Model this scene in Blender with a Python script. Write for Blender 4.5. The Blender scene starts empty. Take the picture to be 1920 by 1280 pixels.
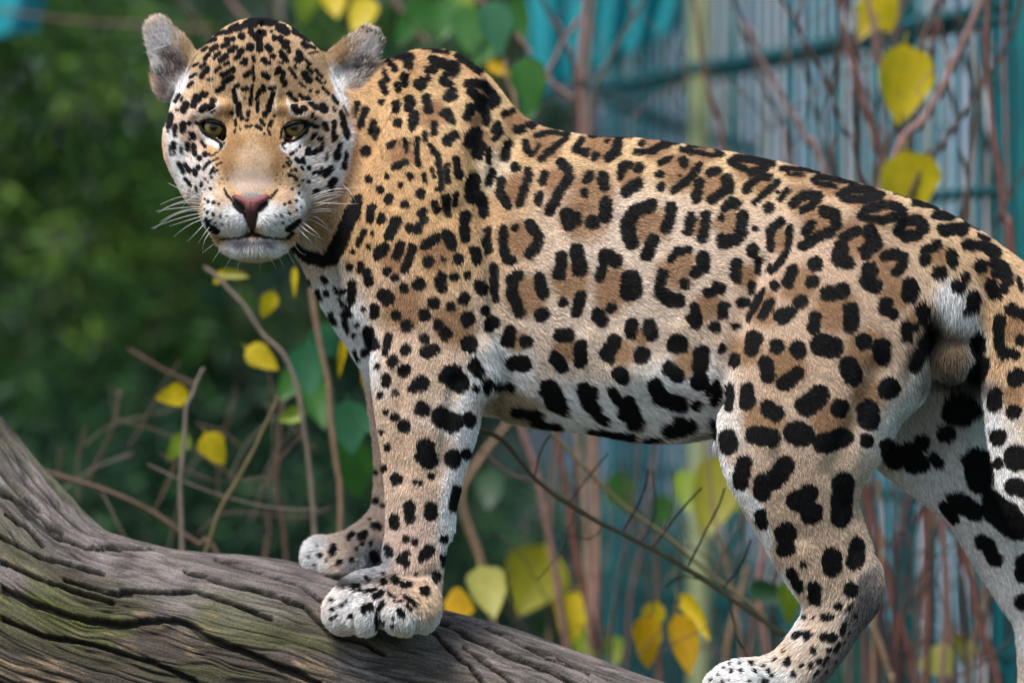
import bpy, math, random
import numpy as np
from mathutils import Vector

random.seed(7)
rng = np.random.default_rng(11)
scene = bpy.context.scene
COL = scene.collection

# ------------------------------------------------------------------ camera
CAM_H, DIST, PPM = 1.50, 5.0, 1500.0        # camera height, metres to the animal, photo pixels per metre there
cam_data = bpy.data.cameras.new('camera')
cam = bpy.data.objects.new('camera', cam_data)
COL.objects.link(cam)
cam.location = (0, -DIST, CAM_H)
cam.rotation_euler = (math.radians(90), 0, 0)
cam_data.sensor_width = 36
cam_data.lens = 36 * DIST / (1920 / PPM)
cam_data.clip_start, cam_data.clip_end = 0.1, 500
cam_data.dof.use_dof = True
cam_data.dof.focus_distance = DIST - 0.12
cam_data.dof.aperture_fstop = 2.1
scene.camera = cam

# ------------------------------------------------------------------ light: soft overcast day
SUN_EL, SUN_AZ = math.radians(61), math.radians(-32)     # azimuth measured from the camera side towards its right
world = bpy.data.worlds.new('World')
scene.world = world
world.use_nodes = True
wn, wl = world.node_tree.nodes, world.node_tree.links
sky = wn.new('ShaderNodeTexSky')
sky.sky_type = 'NISHITA'
sky.sun_disc = False
sky.sun_elevation = SUN_EL
sky.sun_rotation = math.radians(180 + 32)
sky.dust_density = 3.0
sky.ozone_density = 1.5
wl.new(sky.outputs[0], wn['Background'].inputs[0])
wn['Background'].inputs[1].default_value = 0.085
sun_data = bpy.data.lights.new('sun', 'SUN')
sun_data.energy = 1.5
sun_data.angle = math.radians(18)
sun_data.color = (1.0, 0.95, 0.88)
sun = bpy.data.objects.new('sun', sun_data)
COL.objects.link(sun)
sd = Vector((math.sin(SUN_AZ) * math.cos(SUN_EL), -math.cos(SUN_AZ) * math.cos(SUN_EL), math.sin(SUN_EL)))
sun.rotation_euler = sd.to_track_quat('Z', 'Y').to_euler()
sun.location = (0, -3, 6)

vs = scene.view_settings
vs.view_transform = 'Standard'
vs.look = 'None'
vs.exposure = 1.2
vs.gamma = 1.0
vs.use_curve_mapping = False
scene.cycles.use_denoising = True
scene.cycles.max_bounces = 6
scene.cycles.transparent_max_bounces = 8
scene.cycles_curves.shape = 'RIBBONS'
scene.cycles_curves.subdivisions = 2

# ------------------------------------------------------------------ helpers
def W(px, py, d=0.0):
    """a point of the place from its place in the photograph and its depth d behind the plane DIST metres away"""
    s = (DIST + d) / DIST / PPM
    return ((px - 960) * s, d, CAM_H + (640 - py) * s)

def R_(px, d=0.0):
    return px * (DIST + d) / DIST / PPM

def unproject(P):
    s = PPM * DIST / (DIST + P[:, 1])
    return 960 + P[:, 0] * s, 640 - (P[:, 2] - CAM_H) * s

def tag(o, label=None, cat=None, group=None, kind=None):
    if label: o['label'] = label
    if cat: o['category'] = cat
    if group: o['group'] = group
    if kind: o['kind'] = kind
    return o

def empty(name, loc, label=None, cat=None, group=None):
    o = bpy.data.objects.new(name, None)
    o.location = loc
    o.empty_display_size = 0.1
    COL.objects.link(o)
    return tag(o, label, cat, group)

def link(name, data, mat=None, parent=None):
    o = bpy.data.objects.new(name, data)
    COL.objects.link(o)
    if mat is not None and not len(data.materials):
        data.materials.append(mat)
    if parent is not None:
        o.parent = parent
        o.matrix_parent_inverse = parent_inverse(parent)
    return o

def parent_inverse(p):
    from mathutils import Matrix
    return Matrix.Translation(p.location).inverted()

def mesh_np(name, V, F, smooth=True):
    """V (n,3) ; F (m,k) all faces of k corners"""
    V = np.asarray(V, dtype=np.float32); F = np.asarray(F, dtype=np.int32)
    me = bpy.data.meshes.new(name)
    k = F.shape[1]
    me.vertices.add(len(V)); me.vertices.foreach_set('co', V.ravel())
    me.loops.add(F.size); me.loops.foreach_set('vertex_index', F.ravel())
    me.polygons.add(len(F))
    me.polygons.foreach_set('loop_start', np.arange(0, F.size, k, dtype=np.int32))
    me.polygons.foreach_set('loop_total', np.full(len(F), k, dtype=np.int32))
    if smooth:
        me.polygons.foreach_set('use_smooth', np.ones(len(F), dtype=bool))
    me.update(calc_edges=True)
    me.validate()
    return me

def set_color(me, name, C):
    a = me.attributes.new(name, 'FLOAT_COLOR', 'POINT')
    C4 = np.ones((len(C), 4), dtype=np.float32); C4[:, :3] = C
    a.data.foreach_set('color', C4.ravel())

def material(name):
    m = bpy.data.materials.new(name)
    m.use_nodes = True
    b = m.node_tree.nodes['Principled BSDF']
    return m, m.node_tree.nodes, m.node_tree.links, b

# value noise on arrays
def _hash(ix, iy, iz, seed):
    h = (ix.astype(np.int64) * 374761393 + iy.astype(np.int64) * 668265263 + iz.astype(np.int64) * 2147483647 + seed * 974711) & 0xffffffff
    h = ((h ^ (h >> 13)) * 1274126177) & 0xffffffff
    h = h ^ (h >> 16)
    return (h & 0xffff).astype(np.float32) / 65535.0

def vnoise(x, y, z=None, seed=0):
    if z is None: z = np.zeros_like(x)
    x0, y0, z0 = np.floor(x), np.floor(y), np.floor(z)
    fx, fy, fz = x - x0, y - y0, z - z0
    fx = fx * fx * (3 - 2 * fx); fy = fy * fy * (3 - 2 * fy); fz = fz * fz * (3 - 2 * fz)
    r = 0
    for i in (0, 1):
        for j in (0, 1):
            for k in (0, 1):
                r = r + (fx if i else 1 - fx) * (fy if j else 1 - fy) * (fz if k else 1 - fz) * _hash(x0 + i, y0 + j, z0 + k, seed)
    return r

def fbm(x, y, z=None, seed=0, octv=4):
    r, a, t = 0, 1.0, 0
    for o in range(octv):
        r = r + a * vnoise(x * 2 ** o, y * 2 ** o, None if z is None else z * 2 ** o, seed + o)
        t += a; a *= 0.5
    return r / t
# ------------------------------------------------------------------ implicit modelling
def smin(a, b, k):
    h = np.clip(0.5 + 0.5 * (b - a) / k, 0, 1)
    return b + (a - b) * h - k * h * (1 - h)

def smax(a, b, k):
    return -smin(-a, -b, k)

class Prim:
    def __init__(s, fn, lo, hi, k, op='add'):
        s.fn, s.lo, s.hi, s.k, s.op = fn, np.array(lo, float), np.array(hi, float), k, op

def rotm(rx=0, ry=0, rz=0):
    cx, sx, cy, sy, cz, sz = math.cos(rx), math.sin(rx), math.cos(ry), math.sin(ry), math.cos(rz), math.sin(rz)
    X = np.array([[1, 0, 0], [0, cx, -sx], [0, sx, cx]])
    Y = np.array([[cy, 0, sy], [0, 1, 0], [-sy, 0, cy]])
    Z = np.array([[cz, -sz, 0], [sz, cz, 0], [0, 0, 1]])
    return Z @ Y @ X

def ell(px, py, d, rx, rz, ry, k=0.02, roll=0, rot=None, op='add'):
    """ellipsoid: radii rx (picture right) and rz (picture up) in photo pixels, ry in metres of depth; roll in degrees, clockwise in the picture"""
    c = np.array(W(px, py, d)); r = np.array([R_(rx, d), ry, R_(rz, d)])
    M = rotm(0, math.radians(roll), 0) if rot is None else rotm(*[math.radians(a) for a in rot])
    ext = np.sqrt((M ** 2) @ (r ** 2))
    def fn(x, y, z):
        p0, p1, p2 = x - c[0], y - c[1], z - c[2]
        q = [(M[0, i] * p0 + M[1, i] * p1 + M[2, i] * p2) / r[i] for i in range(3)]
        l0 = np.sqrt(q[0] ** 2 + q[1] ** 2 + q[2] ** 2)
        l1 = np.sqrt((q[0] / r[0]) ** 2 + (q[1] / r[1]) ** 2 + (q[2] / r[2]) ** 2) + 1e-9
        return l0 * (l0 - 1) / l1
    return Prim(fn, c - ext, c + ext, k, op)

def catmull(P, n):
    P = np.asarray(P, float); out = []
    for i in range(len(P) - 1):
        p0, p1, p2, p3 = P[max(i - 1, 0)], P[i], P[i + 1], P[min(i + 2, len(P) - 1)]
        for t in np.arange(n) / n:
            out.append(.5 * (2 * p1 + (p2 - p0) * t + (2 * p0 - 5 * p1 + 4 * p2 - p3) * t * t + (3 * p1 - p0 - 3 * p2 + p3) * t ** 3))
    return np.array(out + [P[-1]])

def chain(pts, q=0.8, k=0.02, op='add'):
    if len(pts) > 2: pts = catmull(pts, 3)
    return chain0(pts, q, k, op)

def chain0(pts, q=0.8, k=0.02, op='add'):
    """tapering limb through (px, py, depth, radius px); q = depth thickness over picture thickness"""
    P = [(np.array(W(a, b, d)), R_(r, d)) for a, b, d, r in pts]
    lo = np.min([p - r for p, r in P], 0); hi = np.max([p + r for p, r in P], 0)
    def fn(x, y, z):
        best = None
        for (a, ra), (b, rb) in zip(P[:-1], P[1:]):
            bx, by, bz = b[0] - a[0], (b[1] - a[1]) / q, b[2] - a[2]
            px_, py_, pz_ = x - a[0], (y - a[1]) / q, z - a[2]
            t = np.clip((px_ * bx + py_ * by + pz_ * bz) / (bx * bx + by * by + bz * bz + 1e-12), 0, 1)
            dd = np.sqrt((px_ - bx * t) ** 2 + (py_ - by * t) ** 2 + (pz_ - bz * t) ** 2) - (ra + (rb - ra) * t)
            best = dd if best is None else smin(best, dd, 0.003)
        return best * min(1.0, (1 + q) / 2)
    return Prim(fn, lo, hi, k, op)

def evaluate(prims, x, y, z):
    F = np.full(np.broadcast(x, y, z).shape, 1.0, dtype=np.float32)
    for p in prims:
        d = p.fn(x, y, z)
        F = smin(F, d, p.k) if p.op == 'add' else smax(F, -d, p.k)
    return F

def grid_eval(prims, xs, ys, zs):
    F = np.full((len(xs), len(ys), len(zs)), 1.0, dtype=np.float32)
    for p in prims:
        m = p.k + 0.014
        i0, i1 = np.searchsorted(xs, [p.lo[0] - m, p.hi[0] + m]); j0, j1 = np.searchsorted(ys, [p.lo[1] - m, p.hi[1] + m])
        k0, k1 = np.searchsorted(zs, [p.lo[2] - m, p.hi[2] + m])
        if i0 >= i1 or j0 >= j1 or k0 >= k1: continue
        x = xs[i0:i1, None, None].astype(np.float32); y = ys[None, j0:j1, None].astype(np.float32); z = zs[None, None, k0:k1].astype(np.float32)
        d = p.fn(x, y, z).astype(np.float32)
        S = F[i0:i1, j0:j1, k0:k1]
        F[i0:i1, j0:j1, k0:k1] = smin(S, d, p.k) if p.op == 'add' else smax(S, -d, p.k)
    return F

def surface_nets(F, xs, ys, zs):
    ins = F < 0
    cnt = np.zeros(tuple(n - 1 for n in F.shape), dtype=np.uint8)
    for i in (0, 1):
        for j in (0, 1):
            for k in (0, 1):
                cnt += ins[i:F.shape[0] - 1 + i, j:F.shape[1] - 1 + j, k:F.shape[2] - 1 + k]
    act = (cnt > 0) & (cnt < 8)
    I, J, K = np.nonzero(act)
    ids = np.full(act.shape, -1, dtype=np.int32); ids[I, J, K] = np.arange(len(I))
    corner = {(i, j, k): F[I + i, J + j, K + k] for i in (0, 1) for j in (0, 1) for k in (0, 1)}
    acc = np.zeros((len(I), 3)); n = np.zeros(len(I))
    cs = list(corner)
    for a in cs:
        for b in cs:
            df = [b[t] - a[t] for t in range(3)]
            if sum(df) == 1 and min(df) == 0:
                fa, fb = corner[a], corner[b]
                m = (fa < 0) != (fb < 0)
                t = np.where(m, fa / np.where(m, fa - fb, 1), 0)
                for ax in range(3):
                    acc[:, ax] += np.where(m, a[ax] + t * df[ax], 0)
                n += m
    acc /= n[:, None]
    V = np.stack([np.interp(I + acc[:, 0], np.arange(len(xs)), xs), np.interp(J + acc[:, 1], np.arange(len(ys)), ys),
                  np.interp(K + acc[:, 2], np.arange(len(zs)), zs)], 1)
    Q = []
    for ax in range(3):
        sl0 = [slice(None)] * 3; sl1 = [slice(None)] * 3
        sl0[ax] = slice(0, -1); sl1[ax] = slice(1, None)
        A, B = ins[tuple(sl0)], ins[tuple(sl1)]
        E = np.argwhere(A != B)
        u, v = (ax + 1) % 3, (ax + 2) % 3
        ok = (E[:, u] > 0) & (E[:, v] > 0) & (E[:, u] < F.shape[u] - 1) & (E[:, v] < F.shape[v] - 1)
        E = E[ok]
        fl = A[tuple(E.T)]
        def cell(du, dv):
            c = E.copy(); c[:, u] -= du; c[:, v] -= dv
            return ids[c[:, 0], c[:, 1], c[:, 2]]
        q = np.stack([cell(1, 1), cell(0, 1), cell(0, 0), cell(1, 0)], 1)
        q[~fl] = q[~fl][:, ::-1]
        Q.append(q)
    Q = np.concatenate(Q); Q = Q[(Q >= 0).all(1)]
    return V, Q

def smooth_mesh(V, Q, it=2, lam=0.5):
    e = np.concatenate([Q[:, [0, 1]], Q[:, [1, 2]], Q[:, [2, 3]], Q[:, [3, 0]]])
    e = np.concatenate([e, e[:, ::-1]])
    deg = np.bincount(e[:, 0], minlength=len(V)).astype(float); deg[deg == 0] = 1
    for s in range(it):
        for l in (lam, -lam * 1.02):
            av = np.stack([np.bincount(e[:, 0], weights=V[e[:, 1], c], minlength=len(V)) for c in range(3)], 1) / deg[:, None]
            V = V + l * (av - V)
    return V

def quad_normals(V, Q):
    n = np.cross(V[Q[:, 2]] - V[Q[:, 0]], V[Q[:, 3]] - V[Q[:, 1]])
    N = np.zeros_like(V)
    for c in range(4):
        for a in range(3):
            N[:, a] += np.bincount(Q[:, c], weights=n[:, a], minlength=len(V))
    return N / (np.linalg.norm(N, axis=1, keepdims=True) + 1e-12), n

def axis_grid(parts):
    """parts: list of (start, end, step) that join up"""
    return np.concatenate([np.arange(a, b - 1e-9, s) for a, b, s in parts] + [[parts[-1][1]]])
# ------------------------------------------------------------------ the jaguar's body, as one continuous surface
# torso: picture top / bottom, half width (m) and mid-plane depth along the picture
TS = np.array([
    # px, top, bottom, half width, depth
    [640, 300, 560, .040, .075], [680, 200, 650, .072, .070], [720, 135, 700, .095, .066], [780, 96, 745, .110, .060],
    [850, 99, 768, .118, .050], [905, 134, 778, .122, .043], [935, 166, 783, .124, .040], [962, 200, 788, .126, .037], [1010, 236, 797, .130, .031], [1100, 255, 806, .135, .020],
    [1200, 261, 822, .136, .008], [1300, 275, 820, .128, -.005], [1400, 292, 795, .118, -.016], [1500, 314, 765, .114, -.028],
    [1600, 342, 745, .112, -.040], [1700, 371, 725, .104, -.052], [1780, 402, 680, .088, -.060], [1845, 442, 630, .062, -.065], [1890, 500, 585, .030, -.068]], float)

TS = catmull(TS, 6)

def torso_fn(x, y, z):
    s = PPM * DIST / (DIST + y)
    px = 960 + x * s
    top = np.interp(px, TS[:, 0], TS[:, 1]); bot = np.interp(px, TS[:, 0], TS[:, 2])
    hw = np.interp(px, TS[:, 0], TS[:, 3]); dm = np.interp(px, TS[:, 0], TS[:, 4])
    py = 640 - (z - CAM_H) * s
    c = (top + bot) / 2; h = (bot - top) / 2
    v = (py - c) / h
    wv = hw * (1 - 0.16 * np.clip(-v, 0, 1) ** 1.5)          # back a little narrower than the belly
    q = (np.abs(v) ** 2.2 + np.abs((y - dm) / wv) ** 2.2) ** (1 / 2.2)
    d = (q - 1) * np.minimum(h / s, hw)
    ex = np.maximum(TS[0, 0] - px, px - TS[-1, 0]) / s
    return np.where(ex > 0, np.sqrt(np.maximum(d, 0) ** 2 + ex ** 2) + np.minimum(d, 0) * 0, d)

torso = Prim(torso_fn, (W(640, 0, .1)[0], -.17, W(0, 830)[2]), (W(1895, 0)[0], .2, W(0, 85)[2]), 0.02)

BODY = [torso]
B = BODY.append
# neck and chest
B(chain([(545, 215, .055, 120), (640, 290, .065, 170), (740, 330, .065, 200)], .72, .03))
B(chain([(628, 392, .050, 100), (700, 520, .055, 110), (775, 640, .050, 108)], .80, .03))
B(chain([(640, 330, .0, 60), (700, 430, -.035, 80), (730, 560, -.035, 80)], .6, .03))
# shoulder blade and upper arm, near side
B(chain([(820, 165, -.015, 62), (800, 300, -.050, 95), (800, 460, -.066, 112), (818, 600, -.066, 112), (815, 690, -.062, 102)], .62, .022))
B(chain([(862, 380, -.052, 55), (868, 520, -.066, 58), (872, 640, -.068, 48)], .75, .012))
B(ell(905, 695, -.052, 24, 40, .024, .016, roll=-20))
# near forearm and wrist
B(chain([(803, 690, -.062, 108), (803, 780, -.064, 97), (797, 860, -.066, 79), (790, 940, -.068, 66), (782, 1000, -.070, 58), (773, 1060, -.074, 57), (768, 1100, -.078, 55)], .74, .014))
B(ell(838, 985, -.066, 14, 26, .014, .010))
# near fore paw with its toes
B(ell(722, 1120, -.085, 92, 54, .056, .016, roll=6))
B(ell(648, 1146, -.100, 42, 42, .036, .012, roll=-10))
B(ell(684, 1148, -.126, 34, 42, .036, .010))
B(ell(672, 1112, -.112, 30, 22, .030, .012))
B(ell(757, 1146, -.124, 47, 44, .038, .0045))
B(ell(795, 1140, -.098, 30, 44, .036, .009))
B(chain([(722, 1112, -.160, 3), (711, 1132, -.168, 4), (708, 1160, -.168, 5), (709, 1192, -.160, 5)], 5, .008, op='sub'))
B(chain([(664, 1118, -.150, 2), (662, 1140, -.150, 2.5), (668, 1188, -.150, 2.5)], 4, .008, op='sub'))
B(chain([(786, 1118, -.140, 2), (782, 1145, -.140, 2.5), (778, 1188, -.140, 2.5)], 4, .008, op='sub'))
# far foreleg and paw
B(chain([(770, 660, .115, 95), (762, 760, .118, 72), (752, 860, .118, 50), (742, 950, .112, 44), (728, 1000, .104, 44)], .85, .014))
B(chain([(725, 1000, .104, 46), (690, 1020, .094, 44), (650, 1042, .088, 40)], .95, .012))
B(ell(636, 1046, .086, 56, 42, .050, .012, roll=8))
B(ell(600, 1046, .070, 36, 38, .028, .007))
B(ell(600, 1036, .100, 34, 32, .026, .007))
B(ell(640, 1060, .048, 42, 30, .028, .008))
# near haunch, thigh, shank
B(chain([(1690, 500, -.100, 120), (1600, 560, -.112, 165), (1545, 660, -.116, 182), (1517, 760, -.118, 168), (1493, 830, -.122, 146), (1497, 900, -.122, 117), (1512, 960, -.118, 98),
         (1537, 1020, -.112, 90), (1563, 1072, -.106, 82), (1588, 1105, -.100, 64)], .52, .026))
B(ell(1650, 640, -.105, 95, 130, .05, .03, roll=-20))
B(ell(1622, 1082, -.100, 24, 34, .020, .012, roll=20))
B(chain([(1590, 1105, -.100, 58), (1545, 1188, -.104, 54), (1500, 1248, -.110, 52), (1455, 1285, -.114, 50)], .74, .014))
B(chain([(1455, 1278, -.114, 46), (1400, 1284, -.120, 50)], .95, .012))
B(ell(1372, 1278, -.128, 42, 38, .034, .008))
B(ell(1352, 1288, -.104, 34, 34, .030, .008))
B(ell(1400, 1288, -.150, 40, 34, .030, .008))
# far thigh and shank, stepping back
B(chain([(1700, 560, .010, 110), (1750, 700, .035, 128), (1790, 800, .045, 112), (1838, 900, .048, 92), (1885, 1000, .050, 80), (1930, 1090, .050, 70), (1958, 1160, .048, 58),
         (1958, 1280, .036, 48), (1945, 1420, .020, 46)], .6, .02))
B(chain([(1660, 740, .020, 70), (1700, 830, .035, 70), (1770, 890, .045, 60)], .5, .02))
B(ell(1925, 1455, .005, 75, 40, .055, .015, roll=10))
B(ell(1875, 1468, -.010, 34, 30, .026, .008)); B(ell(1890, 1470, -.040, 34, 30, .026, .008))
# tail
B(chain([(1830, 520, -.075, 74), (1885, 570, -.088, 76), (1912, 660, -.098, 73), (1918, 760, -.104, 70), (1924, 860, -.108, 66), (1938, 930, -.110, 62), (1985, 1010, -.108, 54), (2050, 1060, -.100, 48), (2125, 1065, -.092, 40)], .8, .018))
# cleft below the tail and between the thighs
B(ell(1768, 700, -.150, 26, 100, .060, .02, roll=-10, op='sub'))
# scrotum
B(ell(1782, 664, -.095, 42, 46, .036, .006))

def surf_depth(px, py, prims=None):
    """depth of the animal's surface along the line of sight through a photo pixel"""
    px = np.atleast_1d(np.asarray(px, float)); py = np.atleast_1d(np.asarray(py, float))
    ds = np.arange(-.24, .2, .002)
    s = (DIST + ds) / DIST / PPM
    x = (px[:, None] - 960) * s; z = CAM_H + (640 - py[:, None]) * s; y = np.broadcast_to(ds, x.shape)
    f = evaluate(prims or BODY, x, y, z)
    i = np.argmax(f < 0, axis=1)
    return ds[i]

def line_on_body(pts, r, amount, k, op):
    """a furrow (sub) or swelling (add) that follows the surface through photo pixels; amount in metres"""
    pts = catmull(pts, 3) if len(pts) > 2 else np.array(pts, float)
    ds = surf_depth(pts[:, 0], pts[:, 1], list(BODY))
    rm_ = R_(r)
    off = -(rm_ - amount) if op == 'sub' else (rm_ - amount)
    return chain0([(x, y, d + off, r) for (x, y), d in zip(pts, ds)], 1.0, k, op)

GR = [([(1428, 495), (1394, 590), (1364, 680), (1343, 765)], 12, .006, .016), ([(886, 330), (908, 420), (919, 520), (922, 610), (920, 690)], 9, .006, .010),
      ([(768, 270), (784, 335), (800, 400)], 7, .0030, .008), ([(812, 285), (826, 345), (832, 410)], 7, .0030, .008), ([(732, 225), (744, 300), (744, 380)], 8, .0030, .010), ([(700, 230), (708, 300), (700, 380)], 8, .0025, .010),
      ([(856, 715), (842, 800), (824, 890)], 12, .0035, .012), ([(752, 700), (748, 800), (752, 900)], 12, .0025, .012), ([(1650, 690), (1606, 790), (1566, 880)], 18, .0035, .018), ([(1572, 900), (1596, 980), (1614, 1048)], 12, .0050, .012), ([(1452, 860), (1470, 940), (1500, 1010)], 14, .0030, .014),
      ([(1030, 400), (1052, 500), (1082, 610)], 16, .0016, .016), ([(1092, 400), (1116, 500), (1146, 610)], 16, .0016, .016), ([(1156, 410), (1178, 500), (1206, 600)], 16, .0014, .016), ([(1216, 420), (1236, 500), (1262, 590)], 16, .0012, .016),
      ([(716, 1064), (762, 1078), (814, 1070)], 6, .0028, .008), ([(966, 262), (930, 330), (918, 400)], 14, .0040, .016)]
NEW = [line_on_body(p, r, a, k, 'sub') for p, r, a, k in GR]
NEW += [line_on_body([(884, 150), (856, 250), (836, 360)], 22, .006, .020, 'add'), line_on_body([(1500, 430), (1570, 410), (1660, 420)], 24, .004, .024, 'add'), line_on_body([(900, 650), (908, 690)], 20, .006, .012, 'add'), line_on_body([(1180, 690), (1290, 700)], 26, .004, .03, 'add')]
BODY += NEW

# ---- head
EYE_L, EYE_R = (401, 241), (553, 243)
HD = []
H = HD.append
H(ell(488, 196, .015, 150, 138, .105, .02))                    # cranium
H(ell(487, 156, -.035, 116, 106, .065, .03))                   # forehead
H(ell(484, 104, -.02, 62, 54, .05, .03))
H(ell(392, 262, -.020, 82, 100, .075, .03, roll=6))            # cheeks
H(ell(583, 264, -.020, 78, 102, .075, .03, roll=-6))
H(ell(402, 345, -.045, 58, 62, .060, .025, roll=-22))          # jowls
H(ell(570, 350, -.045, 62, 66, .060, .025, roll=22))
H(ell(475, 335, -.082, 100, 88, .068, .03))                     # muzzle mass
H(chain([(478, 180, -.075, 54), (476, 245, -.094, 46), (472, 305, -.118, 56), (470, 350, -.136, 62)], .55, .022))   # bridge
H(ell(428, 335, -.096, 44, 60, .040, .025, roll=-20))
H(ell(518, 335, -.096, 46, 60, .040, .025, roll=20))
H(ell(400, 211, -.096, 42, 15, .022, .012, roll=-8))          # brows
H(ell(555, 213, -.096, 42, 15, .022, .012, roll=8))
H(ell(418, 288, -.098, 38, 26, .024, .02, roll=-30))           # below the eyes
H(ell(535, 290, -.098, 38, 26, .024, .02, roll=30))
H(ell(427, 396, -.130, 53, 46, .050, .014, roll=-12))          # whisker pads
H(ell(520, 396, -.130, 55, 46, .050, .014, roll=12))
H(ell(445, 410, -.150, 34, 32, .034, .010))
H(ell(499, 410, -.150, 34, 32, .034, .010))
H(ell(470, 372, -.158, 36, 24, .024, .014))                    # nose tip
H(ell(478, 422, -.085, 88, 48, .060, .02))                     # lower jaw
H(ell(477, 456, -.128, 56, 28, .042, .012))                    # chin
H(chain([(410, 447, -.130, 5), (445, 449, -.182, 5), (472, 440, -.196, 5), (500, 449, -.182, 5), (546, 447, -.130, 5)], 3.0, .006, op='sub'))   # mouth
H(chain([(472, 426, -.192, 3.5), (472, 440, -.194, 4)], 2.5, .005, op='sub'))
for sg in (-1, 1):                                             # nostril clefts
    H(chain([(471 + sg * 50, 355, -.176, 3.5), (471 + sg * 43, 368, -.190, 4), (471 + sg * 30, 384, -.200, 5), (471 + sg * 16, 398, -.200, 5)], 3.2, .006, op='sub'))
EYE_Y = -.100
for ex, sg in ((401, 1), (553, -1)):                            # lids bulge over the eyeball, then the almond opening is cut
    H(ell(ex, 242, EYE_Y, 31, 29, .0182, .010))
    H(ell(ex - 1 * sg, 242, EYE_Y - .022, 25, 15.5, .030, .004, roll=15 * sg, op='sub'))
    H(ell(ex + 14 * sg, 256, EYE_Y - .022, 8, 12, .022, .004, roll=-20 * sg, op='sub'))
    H(ell(ex, 242, EYE_Y, 24.5, 24.5, R_(24.5), .001, op='sub'))
H(chain([(490, 52, -.05, 3), (486, 100, -.105, 3), (480, 150, -.122, 3), (478, 195, -.128, 3)], 3.0, .012, op='sub'))      # furrow of the forehead
# ears
H(chain0([(343, 140, .032, 53), (298, 60, .034, 26)], .52, .012))
H(chain0([(324, 132, .002, 40), (296, 68, .004, 15)], 1.05, .004, op='sub'))
H(ell(310, 154, .026, 20, 34, .014, .010, roll=-12))
H(chain0([(638, 144, .032, 55), (689, 80, .034, 27)], .52, .012))
H(chain0([(660, 134, .002, 40), (691, 86, .004, 15)], 1.05, .004, op='sub'))
H(ell(664, 166, .030, 24, 30, .014, .012, roll=20))
BODY += HD



def build_body_mesh():
    xs = axis_grid([(W(250, 0)[0], W(735, 0)[0], .0023), (W(735, 0)[0], .80, .0045)])
    ys = axis_grid([(-.215, -.045, .0024), (-.045, .215, .0042)])
    zs = axis_grid([(W(0, 1530)[2], W(0, 500)[2], .0042), (W(0, 500)[2], W(0, 10)[2], .0023)])
    F = grid_eval(BODY, xs, ys, zs)
    V, Q = surface_nets(F, xs, ys, zs)
    # keep the largest piece
    V = smooth_mesh(V, Q, 3)
    return V, Q
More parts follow.
